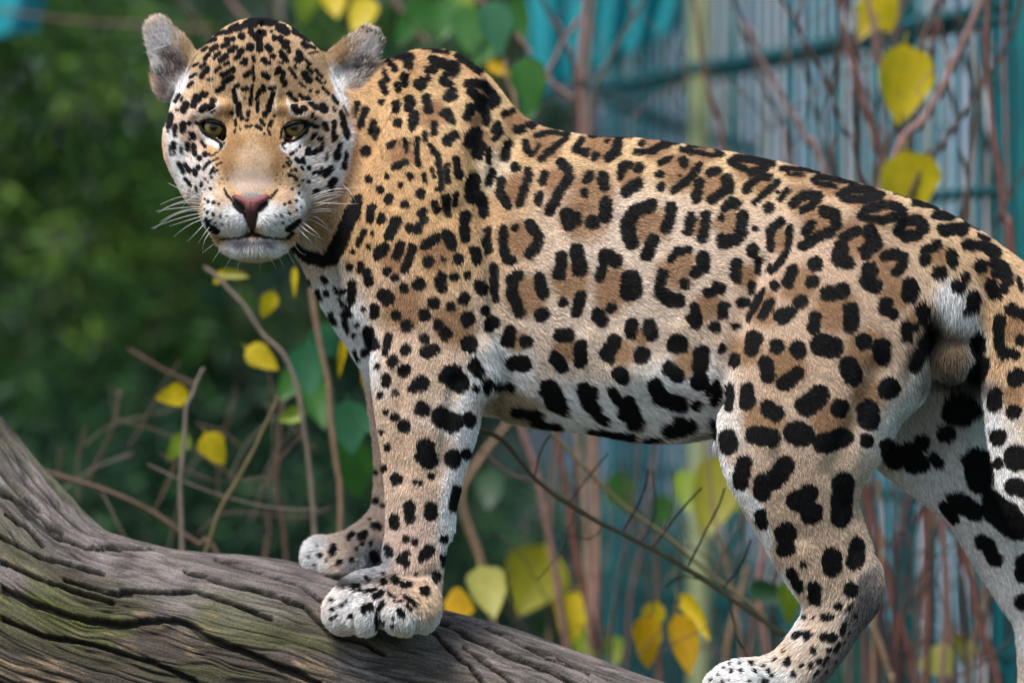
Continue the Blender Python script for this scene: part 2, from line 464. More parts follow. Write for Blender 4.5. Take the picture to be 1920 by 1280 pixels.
# ------------------------------------------------------------------ the coat: the animal's spots, with some creases and shade drawn in black among them
# strokes "radius x y [x y ...]" read off enlarged views; each view has its origin and its enlargement
HEAD_SPOTS = [
 (290, 20, 6.4, "25 590 385 715 345/25 830 270 900 250/35 960 225 1070 185/45 1150 190 1260 130/45 1040 310/28 850 350 940 345/35 680 470 730 440/32 810 430 870 410/25 595 585 640 530/22 710 570 770 515/35 900 490 960 450/33 790 600 850 550/32 1020 510 1050 480/24 970 580 1015 555/52 1145 445/30 1085 595 1085 640/22 1040 635/22 840 655 875 640/22 545 690 595 650/20 730 740 780 690/32 560 800 630 710/32 810 780 940 715/36 830 870 920 815/30 1090 790 1135 750/20 400 910 440 870/14 420 800 490 765/12 450 670 510 640/14 640 840 680 830/28 750 970 810 930/22 960 930 1000 910/25 945 960 975 1100/30 1010 1130 1010 1250/24 1060 950 1105 940/15 1170 910 1160 1020/18 1150 1060 1150 1130/12 1075 1060/24 235 1090 280 1020/14 310 1080 325 1050/38 460 1150 490 1040/25 520 1080 575 990/15 600 1040 630 1000/42 340 1200 370 1130/15 265 1200/42 560 1200 610 1150/35 700 1070 680 1200/16 930 1240/20 1125 1220 1120 1260/15 1235 1110 1230 1200/18 1180 560 1180 600/10 1180 680 1190 840/35 1150 250 1230 340/14 1230 1000 1260 950"),
 (0, 0, 1.0, "4 372 88 384 80/3.5 378 96 386 90/4 402 66 418 60/4 430 54 444 46/5 458 44 474 34/6.5 484 32 500 28/5 506 34 522 36/3.5 514 44 534 48/3 540 40 556 46/3 552 54 572 60/3 590 62 606 74/2.4 371 232 388 226 400 225.5 412 229 420 237/2.6 377 242 390 256 404 262 412 266 415 276/2.2 421 240 421 256/2.4 582 233 566 228 554 228.5 540 233 531 241/2.6 576 245 562 259 548 264 536 265 530 272/2.2 529 243 527 258"),
 (470, 20, 6.4, "45 60 150 150 70/40 150 150 280 140/38 110 270 150 280/35 20 280 100 340/20 250 250/52 350 210 430 250/34 290 330 360 340/28 380 380 450 390/45 0 440/32 110 400 110 480/38 200 440 230 470/28 400 430 450 450/20 465 500/34 265 555/35 370 510 430 600/32 150 600 180 630/24 225 640/18 30 560 40 610/10 25 680 40 820/10 340 630 390 640/35 165 770 205 810/38 345 720 380 760/25 310 760/32 380 830 410 890/18 470 700 540 810/12 535 660 540 700/38 580 510 610 570/24 540 590 580 620/25 520 250 620 310/20 640 320 720 360/14 510 190 620 220/25 640 270 800 320/15 820 300 870 340/14 740 220 860 320/16 900 290 980 340/38 640 400 680 430/20 720 430 780 455/40 850 420 880 450/8 710 520 820 505/15 660 600 720 650/20 690 690 735 740/42 650 770 700 840/14 790 720 860 800/16 800 820 850 870/14 900 870/12 590 880 640 920/16 870 930 940 1000/16 720 970/20 805 980/20 990 1040 1045 1110/18 590 1010 625 1060/22 460 1000 550 1080/24 150 920 160 970/16 130 960 60 1070/14 220 940 300 935/26 270 1000 230 1130/28 210 1200 220 1160/15 85 1100 80 1210/30 170 1240/14 15 920 10 1040/14 0 1100/42 520 1160 540 1200/38 580 1220/45 640 1180/28 680 1060 740 1120/35 770 1150 800 1170/50 860 1160 880 1190/15 1000 1170 1015 1200/22 1090 1220 1120 1270/5 1120 1150 1180 1260/16 735 1250"),
 (300, 180, 6.4, "48 115 250/42 110 290 100 350/35 95 380/20 95 440/35 180 370 180 440/25 180 490/35 165 590 165 640/25 175 700/10 115 620 130 720/42 275 350 275 410/25 265 440/28 350 340/32 375 460 400 500/22 365 510/18 255 640 258 690/24 325 580 335 650/30 395 590 400 630/32 405 680 410 700/16 490 550 540 610/34 465 750/36 535 700/22 585 700/10 620 720 680 680/20 540 850 590 790/20 520 880/10 600 800 700 740/32 455 865/26 225 820 275 930/28 295 830 345 910/32 400 900 420 940/16 600 940 640 870/12 650 915 690 890/12 680 830 730 800/18 290 1000 360 1080/12 420 1100 440 1150/15 540 1000/14 490 1040 485 1090/18 610 985/10 570 1040/17 600 1110/10 535 1120/30 940 100 950 220/28 980 270/18 860 215/20 900 290 905 350/12 900 400 895 450/24 1065 200/24 1040 290/14 1170 80 1170 180/16 1030 365 1090 360/14 960 400/20 1180 370 1220 400/20 1215 300 1250 350/35 1260 230/24 425 332 490 345/12 770 560 720 640"),
 (470, 180, 6.4, "34 170 220/20 120 290 160 340/26 250 310 235 350/18 285 240/22 75 360 130 400/14 210 400 230 460/14 165 450/26 700 335 800 390/16 740 220 740 270/18 780 290/38 890 350 905 410/34 1005 330 1005 380/28 990 430 990 540/28 1030 500/30 1095 220 1120 300/44 1120 340 1160 480/25 1160 530/34 1070 600 1060 640/44 1040 700 1035 750/28 1150 700 1145 760/38 1125 830 1125 860/20 770 470 740 520/34 830 520/20 855 580 850 660/18 600 600/12 555 655/38 700 650 690 690/32 760 680 800 660/16 910 700 910 760/16 480 700 520 680/28 550 760 590 790/26 630 760 640 800/12 440 740 490 800/16 440 800 460 840/20 400 850/16 490 900/16 530 880 560 910/16 610 860 630 890/30 710 870/18 460 950 490 960/22 530 980 550 1000/24 770 930 830 930/34 860 890/42 890 960 950 880/45 960 1080 1000 1020/36 970 1140/8 620 1010 640 1020/22 700 1030/14 580 1075/16 500 1115/16 580 1165/16 550 1250/18 465 1270/34 790 1150 790 1170/10 370 570 410 640"),
 (350, 320, 7.112, "7 520 60/8 470 110/7 545 120/6 500 170/7 430 60/6 440 170/7 1200 60/7 1250 110/6 1180 130/6 1290 50/7 1240 180/5 600 -60/5 560 -100/6 1140 -70/6 1190 -120/6 1160 -20/5 610 -10/18 310 240/10 240 245/10 280 160/15 320 100/14 235 370/22 285 405/24 360 425/16 430 445/12 235 515/22 275 555/26 360 585/24 460 605/16 545 600/20 380 700/16 475 715/10 560 730/22 310 670/30 250 660 300 740/45 300 760 400 820/18 1410 240/14 1500 200/16 1500 300/24 1370 415/20 1300 445/20 1465 395/10 1540 350/14 1180 600/22 1265 600/22 1370 570/16 1470 525/10 1530 485/12 1175 715/16 1280 700/14 1370 665/45 1350 790 1480 700/40 1500 680/30 1360 900 1400 850/8 440 922 560 918 640 908/13 640 908 760 882/30 790 868 870 848 960 868/14 1000 882 1110 902/8 1110 902 1240 915 1380 916/20 870 740 875 860/14 500 245 545 330 610 400/14 1205 255 1160 320 1110 370/52 660 440 730 520/26 770 570 860 730/52 1035 440 970 500/22 945 560 880 730"),
]
BODY_SPOTS = [
 (720, 0, 3.2, "30 60 320 150 345/28 140 390/14 180 270 380 310/8 0 275 120 280/32 290 360 430 400/24 260 420 300 420/20 370 440 420 440/22 440 330 570 420/16 20 360 70 420/16 0 430 20 480/24 120 460 120 500/16 75 500 80 540/34 210 500 220 510/22 260 470/24 350 480 390 500/42 400 565/20 375 590/32 150 600 150 640/22 70 620 70 660/26 250 590 270 660/30 250 600/28 370 670 390 700/20 410 730/14 345 680/30 180 690 170 740/18 165 770/26 80 735/20 300 740 300 800/16 245 800 245 830/28 370 840 420 810/16 390 865/24 500 500 600 500 650 560 680 600/26 520 550 600 600 650 625/25 500 700 520 640 570 630 610 670 615 730/42 520 850 550 800/35 560 920 580 880/18 655 780 680 740 700 800 660 830/28 750 860 725 940/26 730 680/18 770 660/26 800 775 830 770/26 890 745/14 860 740/20 850 850 850 900 880 920/14 910 900 930 870/14 910 810 1000 790 1100 800/20 1090 820 1020 880 940 950/12 1230 810 1330 800 1400 815 1470 815/22 1180 840 1150 890 1200 915/26 1265 935/12 1220 890/28 1400 850 1390 910 1340 945/14 1335 840/20 1545 855/18 1510 905 1600 910/22 1600 905 1680 860 1750 840/6 1560 820 1640 825/16 1780 890 1850 910 1920 915/8 1840 855 1920 855/30 785 1000/26 700 1080 690 1150 720 1200 740 1230/24 860 1020 865 1060 830 1150 810 1220/22 960 1040 950 1090/25 930 1170 925 1210/28 1050 970 1110 1020 1110 1060 1060 1130 1020 1210 990 1270/24 1210 1080 1230 1040/25 1200 1155/32 1310 1060 1320 1120/32 1320 1220 1330 1270/24 1415 1060 1430 1000 1470 985/26 1530 1000 1520 1020/35 1450 1150 1520 1100/16 1650 980 1720 945/24 1790 960 1800 985/26 1650 1045/30 1660 1120/24 1740 1140 1830 1070 1890 990/10 1765 1050/16 30 880 60 850/14 120 840 135 900/18 60 1000 130 970/16 200 830 195 940 210 990/16 280 870 320 940 340 1040 340 1130/26 435 960 450 1050/16 375 990 380 1090/20 155 1055/14 235 1050 245 1080/10 285 1010 300 1060/16 95 1110/28 215 1160/14 310 1130/24 25 1190/26 120 1225/18 430 1170 425 1230/22 370 1180 380 1280/20 240 1260/16 300 1210 310 1270/12 330 1260/40 540 1080 530 1180/30 580 1180 600 1280/16 630 890 625 970/22 650 1020 630 1090"),
 (640, 60, 2.0, "10 165 160/12 150 190 165 225/12 150 260/12 60 270 45 310/12 90 290 70 350/12 120 340 110 370/8 135 365 125 395/20 90 445/10 170 540/14 100 550/16 145 590/18 180 620 175 630/15 110 660 105 700/16 150 700/22 205 710 180 760/18 255 735/16 300 680 310 700 285 740/18 460 690 465 770/22 470 690/14 550 740 545 800/16 550 820/26 145 820/18 220 800 205 840/16 265 810 250 860 235 890/18 310 800 355 770/20 395 755 415 800/24 325 860/8 385 850/20 440 850/20 500 820 510 850/18 170 895/15 200 920/26 290 945/20 235 960/22 375 920 375 955/16 425 920/14 475 910/22 520 950 530 965/15 570 880 575 1000/26 155 985 170 1000/20 205 1060/22 345 1015/24 310 1060/20 410 1030/24 460 1000/28 475 1075/16 540 1040/22 570 1090/24 245 1100/20 365 1095/24 390 1130/20 310 1150/20 240 1190/18 195 1230/24 320 1200 345 1190/32 480 1170/17 605 740 605 800 620 850 640 855/15 650 735/20 705 720 740 770 725 810 705 830/22 825 840 815 910/27 880 820 895 890/24 845 680 850 720 880 700/24 990 640 985 690/28 940 715/18 830 1010/22 895 990 880 1050/26 1000 840 1030 860/18 985 830 970 920/40 1085 930 1085 970/20 1010 1035/26 960 1060 975 1080/22 640 930 640 980 665 1050/20 660 910/22 740 920 755 980/28 750 1060/24 1070 720 1100 670 1160 650/28 1070 720 1085 790"),
 (1180, 300, 4.0, "50 310 360/42 300 440 270 510/48 180 600 130 710/38 460 420 440 530/38 570 410 570 500 545 580/32 600 95 660 80/38 520 170 500 280/48 730 150 740 200/35 690 240 610 300/38 720 350 760 310 800 330/32 685 425/45 850 420 840 520 800 590 700 620/40 690 590/20 945 515/26 885 200 930 150 1000 120 1050 125/38 880 210/25 1110 165 1050 220 940 310/42 1040 360/24 1130 290 1180 230/12 1110 235/30 1050 560 1060 660/35 1050 530 1130 460/25 1200 500 1180 680 1090 810/35 1060 820/30 310 740 360 680 440 675/38 250 850 230 950/55 240 1000 310 1050 360 1050/50 550 730 550 800/45 490 840/42 410 930/50 920 675/40 800 770 795 870/28 810 900/30 965 760 960 830/28 920 930 910 980/35 870 1060 830 1070/40 590 990 680 960/40 650 950/42 490 1110 500 1220/35 460 1190/40 705 1100 700 1160/45 640 1250/36 1090 940/18 1000 970 930 1080 890 1200/28 1060 1060 990 1170/65 1150 1170/28 785 1240/14 830 1240"),
 (880, 580, 4.0, "48 300 170 290 240/52 420 240/60 330 400 400 410/52 680 190 740 190/50 830 270 830 390/48 640 360 690 430/55 1030 330 1080 240/30 1060 380/55 1110 480 1150 510/48 1220 110 1210 170/50 1350 120 1360 190/65 1290 340/78 1560 260/60 1740 330 1730 430/52 1490 440 1560 500/75 590 600 640 700/45 700 760/55 850 600 900 720/40 920 620/35 960 820 1000 840/50 930 760/35 1060 620 1100 680/70 1180 720 1230 850/50 1150 780/60 1390 580 1420 660/60 1460 680 1580 720/40 1700 730/40 330 770 500 800/30 460 850 640 890/28 880 930 1200 965/55 1480 920 1640 890/20 1280 990 1400 990/50 1560 850/22 1810 850 1820 950/35 220 570 300 590/35 140 540 140 600/38 170 80 150 130/25 130 30/45 40 420 70 460/25 50 590/45 20 250/20 1880 310 1900 270/30 1860 600 1850 700/20 1800 590 1780 640"),
 (1280, 240, 2.0, "8 20 65 100 60/14 130 75 140 95/8 60 95 120 100/8 220 80 280 95/14 180 125 210 110 300 120 335 130/12 190 135 230 150/14 250 165 310 145/9 370 150 450 150 510 160/6 390 170 450 172/12 490 195 510 180 600 190 640 200/9 500 205 570 215/17 590 245 630 225 700 230 740 250/16 600 260 670 268 720 255/8 700 205 780 215/10 800 235 880 255/16 670 325 690 300 750 285 810 295 825 315/16 680 335 750 345 800 330/20 810 385 830 350 880 340 905 370 880 400 830 405/14 870 275 950 290/18 950 325 1010 325/24 980 380 1050 375/7 1060 345 1110 370/7 1110 395 1150 415/16 410 285 440 255 480 245/16 510 250 480 290 450 305/18 460 390 480 360/22 530 310 570 325 575 360/20 550 390 500 410 450 440/30 590 450 590 490/18 600 410 650 385/30 700 390 720 430 690 460/25 620 505/30 700 530 690 570 720 590/22 410 530 395 580/28 495 510/26 485 575/32 370 700/28 440 650/25 400 690/28 540 620 600 610/24 495 710 490 750/30 630 680 630 740/42 520 810 560 820/26 260 780 255 830/22 280 790/18 195 860 190 880/12 150 830/28 350 820/28 310 880 320 930/34 430 830/28 380 960 430 920/32 680 800/32 745 820 750 860/36 620 890 640 930/28 240 980 240 1030/15 175 970 170 1050/14 125 960 115 1030/40 470 1040 510 1000/30 450 1040/36 590 1050/42 695 1060 700 1090/30 320 1050/30 350 1070/36 270 1150 330 1160/45 420 1140 450 1150/38 530 1180 600 1160/34 165 1160 170 1190/10 300 610 260 690/18 320 660 300 700/16 340 590"),
 (1640, 440, 3.764, "36 70 150 140 130 200 160 200 200 150 260/38 350 180 360 110 440 70/40 540 130 550 190/52 455 260/40 650 60 770 70 860 120/50 750 220/40 840 190 910 230 940 310 910 380/50 880 260/42 820 350 850 420/18 1010 310 1040 380/52 600 360/32 645 290/50 700 430 700 500/30 660 540/58 250 360 250 420/48 80 480/45 70 530/42 130 560/58 340 530/30 340 610/42 230 650 230 720/30 290 650/68 50 800/45 370 740 330 830 290 930/78 100 1080/40 880 590 870 760 900 830 980 840/42 960 520 1050 560/40 1030 740/70 1000 1010/55 850 1130 840 1190/55 980 1250/45 730 730 730 800/55 760 900 720 980/110 620 1230/60 700 1230/60 520 1250"),  # one stroke beside the tail is a shadow drawn as black
 (1640, 700, 2.782, "65 520 450 550 560/55 470 690/70 640 720 740 800/90 440 180/45 240 360/50 370 310/70 110 430/40 70 380/45 200 480/45 170 400 240 470/25 300 430 330 470/75 540 500/40 560 430/30 560 570/50 430 670 520 720/30 400 650/60 620 680 760 800/50 700 720/40 600 640/28 360 690 410 760/40 590 900 630 970/40 560 880/40 770 980 770 1050/45 770 1190/45 640 330/70 740 440/30 640 470/45 720 590 779 600"),
 (1280, 720, 2.286, "36 260 340 245 420/42 440 350 390 410/38 340 420 340 460/45 490 500/40 540 470/50 550 550/45 690 420 680 570/26 330 560 340 600/50 440 640/40 440 700/42 640 740 640 780/36 750 690 740 760/10 520 770/24 460 810 495 870/28 565 870 565 920/32 720 880/18 670 950/40 70 -10/32 790 240"),
 (0, 0, 1.0, "4 592 548 598 562/3 574 528 578 540/5 618 590 624 606/3.5 604 520 610 530/4 644 604 650 622/3 634 560 642 572/3.5 662 660 668 676/3 586 572/4 628 540 634 548/3 656 590"),
 (540, 380, 3.764, "32 30 310 130 380/42 130 385 260 415/55 300 390 360 270/52 360 270 460 60/35 480 20 490 -30/24 600 30 570 100/22 660 90 645 130/18 530 200 490 290/16 590 210/15 560 310/16 450 345/34 680 310 625 370/24 425 450/22 505 430 505 470/30 555 490 560 560/30 450 580 440 700/35 400 790/20 420 740/20 265 640/16 360 640 400 620/18 525 750/32 605 740 605 790/45 560 920 590 1000/30 540 1060/30 620 1000/26 710 940 680 1060/20 630 1150/22 735 1090 720 1150/28 690 1230/14 480 860/14 460 940"),
 (520, 480, 1.7288, "34 565 385 590 410/22 545 390/22 640 355/10 645 430/24 455 415 470 410/16 440 430/20 410 370/16 370 340/16 350 410/12 380 443/10 330 450/26 470 495/32 530 520 570 540/24 625 530/9 350 503/14 380 520/22 408 550/9 335 568/12 355 617/30 480 620 490 660/16 460 650/30 570 655/18 615 640/10 343 688/7 316 700/20 385 722/10 500 712/6 445 730/8 462 735/18 585 760 575 810/12 318 790/8 340 805"),
 (540, 960, 4.922, "45 970 60 980 110/48 1120 -60 1120 60/60 1320 -40 1320 20/35 1090 240/30 1175 270/30 915 320 930 380/36 1090 380/45 1050 430 1080 460/50 1270 390 1310 340/35 1240 420/40 1450 250/42 1450 430 1460 460/44 1370 590/28 980 590 990 630/28 885 635/14 885 550/26 1060 660 1120 655/48 1270 715/10 1185 575/12 720 590 750 620/20 600 680 650 675/9 610 715 690 715/18 730 725 800 700/26 820 770 860 730/14 940 740 980 770/18 1080 770 1180 840/8 980 815 1050 810/16 1100 850 1140 890/30 710 870 760 860/25 700 910/20 770 890/28 1035 910 1050 940/16 970 970/20 865 1010/16 960 1045/16 510 680/18 490 850/16 400 800/16 410 890/22 580 950/18 400 975/14 540 820/12 450 960/16 880 830 830 900 820 1000 830 1080/34 425 320 410 370/22 295 395/16 358 437/26 470 455/22 560 230 600 190/26 660 220 720 190/12 755 60/30 800 110 840 130/18 640 330/20 690 280/22 760 280/20 590 430/10 240 480/12 190 400/10 270 300/40 800 380 820 440"),  # includes painted shade in the toe crease and on the far paw's dark fur
 (1290, 1120, 5.053, "16 1560 60 1530 130/20 1500 250 1460 330/14 1600 180/18 1440 430 1400 500/16 1340 560 1300 620/14 1240 690 1210 740/12 1550 330/10 1500 420/12 1420 600/12 1330 700/40 1185 20/30 1440 75/38 1290 180 1350 180/18 1090 180/12 1180 190/26 1000 360 1060 330/42 1130 350/40 1290 370 1380 380/38 1190 490/30 1340 490/12 900 500/38 940 600/14 820 570/16 725 635/20 765 685/20 795 735/18 1080 635/25 1000 720/30 1170 640/30 1250 600/28 730 790/18 650 690/16 510 680/18 415 678/14 400 610/12 340 650/12 480 560/16 610 615/10 495 605/14 590 790/12 330 790/10 205 770/10 390 770/8 290 720"),
]
FILLS = [   # the darker tawny ground inside the rosettes: x y r
 (720, 0, 3.2, "590 560 45/560 710 45/800 720 55/960 860 75/1300 870 80/1640 870 65/1780 1030 85/780 1130 65/1040 1090 65/1260 1110 60/1470 1060 55/100 920 60/1870 885 30/560 850 60/300 690 60"),
 (640, 60, 2, "670 780 48/855 930 55/905 690 65/690 990 55/1020 950 55/360 820 50/940 600 60/1000 1000 40/230 1040 60/420 1100 60/200 860 40"),
 (1180, 300, 4, "150 480 110/510 500 55/740 470 75/610 180 80/1000 190 60/1130 600 65/340 840 95/390 760 70/860 870 65/610 1100 75/1020 1050 60"),
 (880, 580, 4, "360 240 60/720 300 75/1150 330 70/1280 200 55/1640 400 80"),
 (1280, 240, 2, "80 78 40/255 135 45/430 158 35/560 200 40/665 240 45/745 310 45/855 370 42/460 270 45/515 350 50/640 420 55/760 520 55/570 680 60/800 620 45/380 890 60/690 840 60/430 590 50/300 690 40/300 1100 60/560 1100 60/700 1000 50/240 830 40"),
 (1640, 440, 3.764, "450 140 60/830 260 60/960 650 75/160 430 60/280 600 50/980 1140 60"),
]
BLACK = np.array([.0045, .0042, .0048])
TAWNY = np.array([.335, .215, .120])

def raster(spots, x0, y0, w, h, grow_):
    D = np.full((h, w), 60.0, dtype=np.float32)
    for ox, oy, sc, txt in spots:
        grow = grow_ + (.6 if (oy == 20 and sc == 6.4) else 0)
        for st in txt.split('/'):
            v = [float(t) for t in st.split()]
            r = v[0] / sc + grow
            P = [(ox + v[i] / sc, oy + v[i + 1] / sc) for i in range(1, len(v), 2)]
            if len(P) == 1: P = P * 2
            for a, b in zip(P[:-1], P[1:]):
                xa, xb = int(min(a[0], b[0]) - r - 14 - x0), int(max(a[0], b[0]) + r + 15 - x0)
                ya, yb = int(min(a[1], b[1]) - r - 14 - y0), int(max(a[1], b[1]) + r + 15 - y0)
                xa, ya, xb, yb = max(xa, 0), max(ya, 0), min(xb, w), min(yb, h)
                if xa >= xb or ya >= yb: continue
                X = np.arange(xa, xb)[None, :] + x0 - a[0]; Y = np.arange(ya, yb)[:, None] + y0 - a[1]
                bx, by = b[0] - a[0], b[1] - a[1]
                t = np.clip((X * bx + Y * by) / (bx * bx + by * by + 1e-6), 0, 1)
                d = np.sqrt((X - bx * t) ** 2 + (Y - by * t) ** 2) - r
                D[ya:yb, xa:xb] = np.minimum(D[ya:yb, xa:xb], d)
    return D

RX0, RY0, RW, RH = 230, 0, 1960, 1560
D_BODY = raster(BODY_SPOTS, RX0, RY0, RW, RH, 1.5)
D_HEAD = raster(HEAD_SPOTS, RX0, RY0, 600, 560, .7)
FILL_R = np.zeros((RH, RW), dtype=np.float32)
for ox, oy, sc, txt in FILLS:
    for st in txt.split('/'):
        x, y, r = [float(t) for t in st.split()]
        x, y, r = ox + x / sc, oy + y / sc, r / sc * 1.15
        xa, xb, ya, yb = int(max(x - 2.4 * r - RX0, 0)), int(min(x + 2.4 * r - RX0, RW)), int(max(y - 2.4 * r, 0)), int(min(y + 2.4 * r, RH))
        X = np.arange(xa, xb)[None, :] + RX0 - x; Y = np.arange(ya, yb)[:, None] - y
        g = np.clip(1.75 - np.sqrt(X * X + Y * Y) / r * 1.0, 0, 1)
        FILL_R[ya:yb, xa:xb] = np.maximum(FILL_R[ya:yb, xa:xb], g * g * (3 - 2 * g))

def sample(A, px, py):
    x = np.clip(px - RX0, 0, A.shape[1] - 1.001); y = np.clip(py - RY0, 0, A.shape[0] - 1.001)
    i, j = x.astype(int), y.astype(int); fx, fy = x - i, y - j
    return (A[j, i] * (1 - fx) + A[j, i + 1] * fx) * (1 - fy) + (A[j + 1, i] * (1 - fx) + A[j + 1, i + 1] * fx) * fy

# ground colour of the coat: soft patches, a few of them painted shade or highlight  (px, py, rx, ry, turn, colour)
TAN, FLANK, WHITE, CREAM, OCHRE = (.58, .36, .165), (.665, .535, .42), (.74, .73, .72), (.66, .54, .44), (.42, .25, .10)
PINK, GREY, BRN = (.52, .39, .33), (.16, .14, .13), (.36, .20, .08)
BODY_PAINT = [
 (830, 200, 240, 260, 0, TAN), (760, 420, 190, 200, 0, TAN), (1000, 240, 300, 70, 8, (.64, .43, .21)), (1350, 300, 420, 75, 13, (.64, .45, .24)), (1720, 420, 220, 90, 28, (.62, .44, .25)),
 (1880, 640, 80, 260, 0, (.60, .40, .22)), (1550, 640, 220, 260, 0, (.60, .43, .30)), (1520, 950, 130, 170, 0, (.52, .38, .27)),
 (790, 860, 110, 220, 0, (.62, .45, .32)), (770, 1050, 70, 110, 0, (.62, .46, .37)), (700, 620, 110, 120, 0, (.62, .45, .32)),
 # white and pale parts
 (1130, 790, 270, 62, 3, WHITE), (1280, 730, 90, 60, 0, WHITE), (950, 690, 50, 60, 0, WHITE), (905, 700, 26, 60, 10, WHITE), (885, 800, 40, 110, 14, WHITE), (850, 940, 22, 110, 10, WHITE),
 (620, 570, 52, 110, -32, WHITE), (665, 640, 30, 90, -28, WHITE), (572, 500, 34, 34, 0, CREAM), (1345, 850, 20, 110, -14, WHITE), (1410, 980, 16, 90, -26, WHITE), (1485, 1130, 18, 60, 0, WHITE),
 (1634, 1110, 20, 52, 10, (.15, .135, .13)), (1612, 1172, 28, 84, 30, (.13, .115, .11)), (1566, 1242, 28, 76, 32, (.17, .145, .13)), (1400, 1270, 80, 44, 0, WHITE), (1330, 1290, 40, 40, 0, WHITE),
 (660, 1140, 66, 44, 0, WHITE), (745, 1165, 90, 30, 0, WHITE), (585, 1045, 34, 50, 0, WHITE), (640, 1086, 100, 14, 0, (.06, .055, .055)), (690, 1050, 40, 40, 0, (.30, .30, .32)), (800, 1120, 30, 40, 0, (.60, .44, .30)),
 (1800, 900, 130, 190, -30, WHITE), (1900, 1110, 80, 130, -20, WHITE), (1735, 800, 70, 70, 0, (.50, .48, .46)), (1780, 575, 30, 44, 0, WHITE), (1815, 630, 26, 70, 0, WHITE), (1845, 780, 14, 60, 0, WHITE), (1850, 900, 18, 50, 0, WHITE),
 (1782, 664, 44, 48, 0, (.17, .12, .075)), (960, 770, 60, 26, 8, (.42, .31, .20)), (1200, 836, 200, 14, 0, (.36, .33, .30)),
 (930, 320, 30, 40, 0, (.70, .55, .38)),
 (1730, 640, 30, 60, 25, BLACK), (1800, 720, 60, 24, 0, (.10, .09, .08)),  # black rear strip; the under-tail patch is painted shade of the cleft
]
HEAD_PAINT = [
 (487, 120, 170, 90, 0, (.55, .36, .20)), (487, 200, 60, 60, 0, (.53, .35, .18)), (476, 258, 54, 40, 0, OCHRE), (436, 296, 24, 50, 10, (.34, .19, .075)), (516, 296, 24, 50, -10, (.34, .19, .075)), (474, 240, 26, 20, 0, (.48, .31, .15)), (474, 308, 34, 44, 0, (.50, .345, .205)), (471, 340, 46, 26, 0, (.50, .37, .28)),
 (392, 350, 34, 40, -30, (.60, .40, .22)), (555, 350, 34, 40, 30, (.62, .42, .22)), (400, 372, 28, 26, 0, (.62, .46, .32)), (545, 370, 28, 26, 0, (.62, .44, .28)),
 (345, 250, 44, 80, 0, (.62, .47, .36)), (625, 250, 44, 70, 0, (.62, .46, .33)),
 (360, 330, 40, 50, -20, (.66, .60, .55)), (330, 290, 16, 60, -14, WHITE), (610, 330, 44, 50, 30, (.66, .60, .55)), (645, 290, 16, 60, 14, WHITE), (580, 300, 40, 24, 20, (.66, .60, .55)), (377, 322, 26, 26, 0, (.66, .60, .55)),
 (384, 215, 20, 5, -8, (.68, .62, .55)), (408, 199, 4, 14, 0, (.64, .56, .47)), (560, 215, 22, 5, 8, (.68, .62, .55)), (541, 199, 4, 14, 0, (.64, .56, .47)), (394, 264, 22, 7, 30, WHITE), (557, 270, 24, 7, -28, WHITE), (535, 276, 12, 10, 0, WHITE), (410, 272, 12, 9, 0, WHITE),
 (440, 185, 10, 34, 6, (.70, .55, .38)), (517, 185, 10, 34, -6, (.70, .55, .38)), (430, 205, 9, 34, 0, (.42, .26, .11)), (527, 205, 9, 34, 0, (.42, .26, .11)),
 (440, 408, 46, 30, -18, WHITE), (510, 408, 46, 30, 18, WHITE), (420, 430, 40, 18, 10, WHITE), (525, 430, 40, 18, -10, WHITE), (477, 470, 74, 22, 0, WHITE), (470, 487, 50, 7, 0, (.55, .45, .36)), (472, 366, 20, 5, 0, (.42, .40, .41)),  # the last patch is a painted highlight above the nose
 (476, 457, 50, 8, 0, (.20, .19, .20)), (388, 405, 12, 40, 10, WHITE), (570, 395, 18, 40, -10, WHITE),
 (590, 420, 30, 40, 0, (.42, .33, .26)), (620, 400, 30, 50, 0, (.52, .36, .22)),
 (314, 100, 44, 70, -25, (.55, .53, .53)), (352, 92, 20, 60, -27, (.47, .33, .19)), (306, 160, 20, 30, 0, (.42, .30, .26)), (330, 170, 14, 40, 25, WHITE), (302, 136, 18, 16, 0, (.04, .035, .035)), (322, 118, 20, 34, -25, (.20, .14, .12)),  # dark patches inside the left ear paint in the shade of its cup
 (676, 112, 40, 60, 38, (.46, .44, .44)), (628, 100, 26, 66, 48, (.38, .25, .13)), (640, 165, 14, 44, -20, WHITE), (672, 172, 26, 24, 0, (.40, .29, .22)), (682, 128, 24, 26, 30, (.14, .11, .10)), (690, 55, 40, 5, 20, (.07, .055, .045)), (715, 90, 5, 34, 0, (.10, .085, .08)), (276, 120, 5, 30, -10, (.08, .07, .065)),  # inner dark patch is painted cup shade; the dark rims are fur
]

def paint(base, plist, px, py, r0, r1):
    C = base
    for x, y, rx, ry, a, c in plist:
        t = math.radians(a); dx, dy = px - x, py - y
        u = (dx * math.cos(t) + dy * math.sin(t)) / rx; v = (-dx * math.sin(t) + dy * math.cos(t)) / ry
        w = np.clip((r1 - np.sqrt(u * u + v * v)) / (r1 - r0), 0, 1); w = (w * w * (3 - 2 * w))[:, None]
        C = C * (1 - w) + np.array(c) * w
    return C

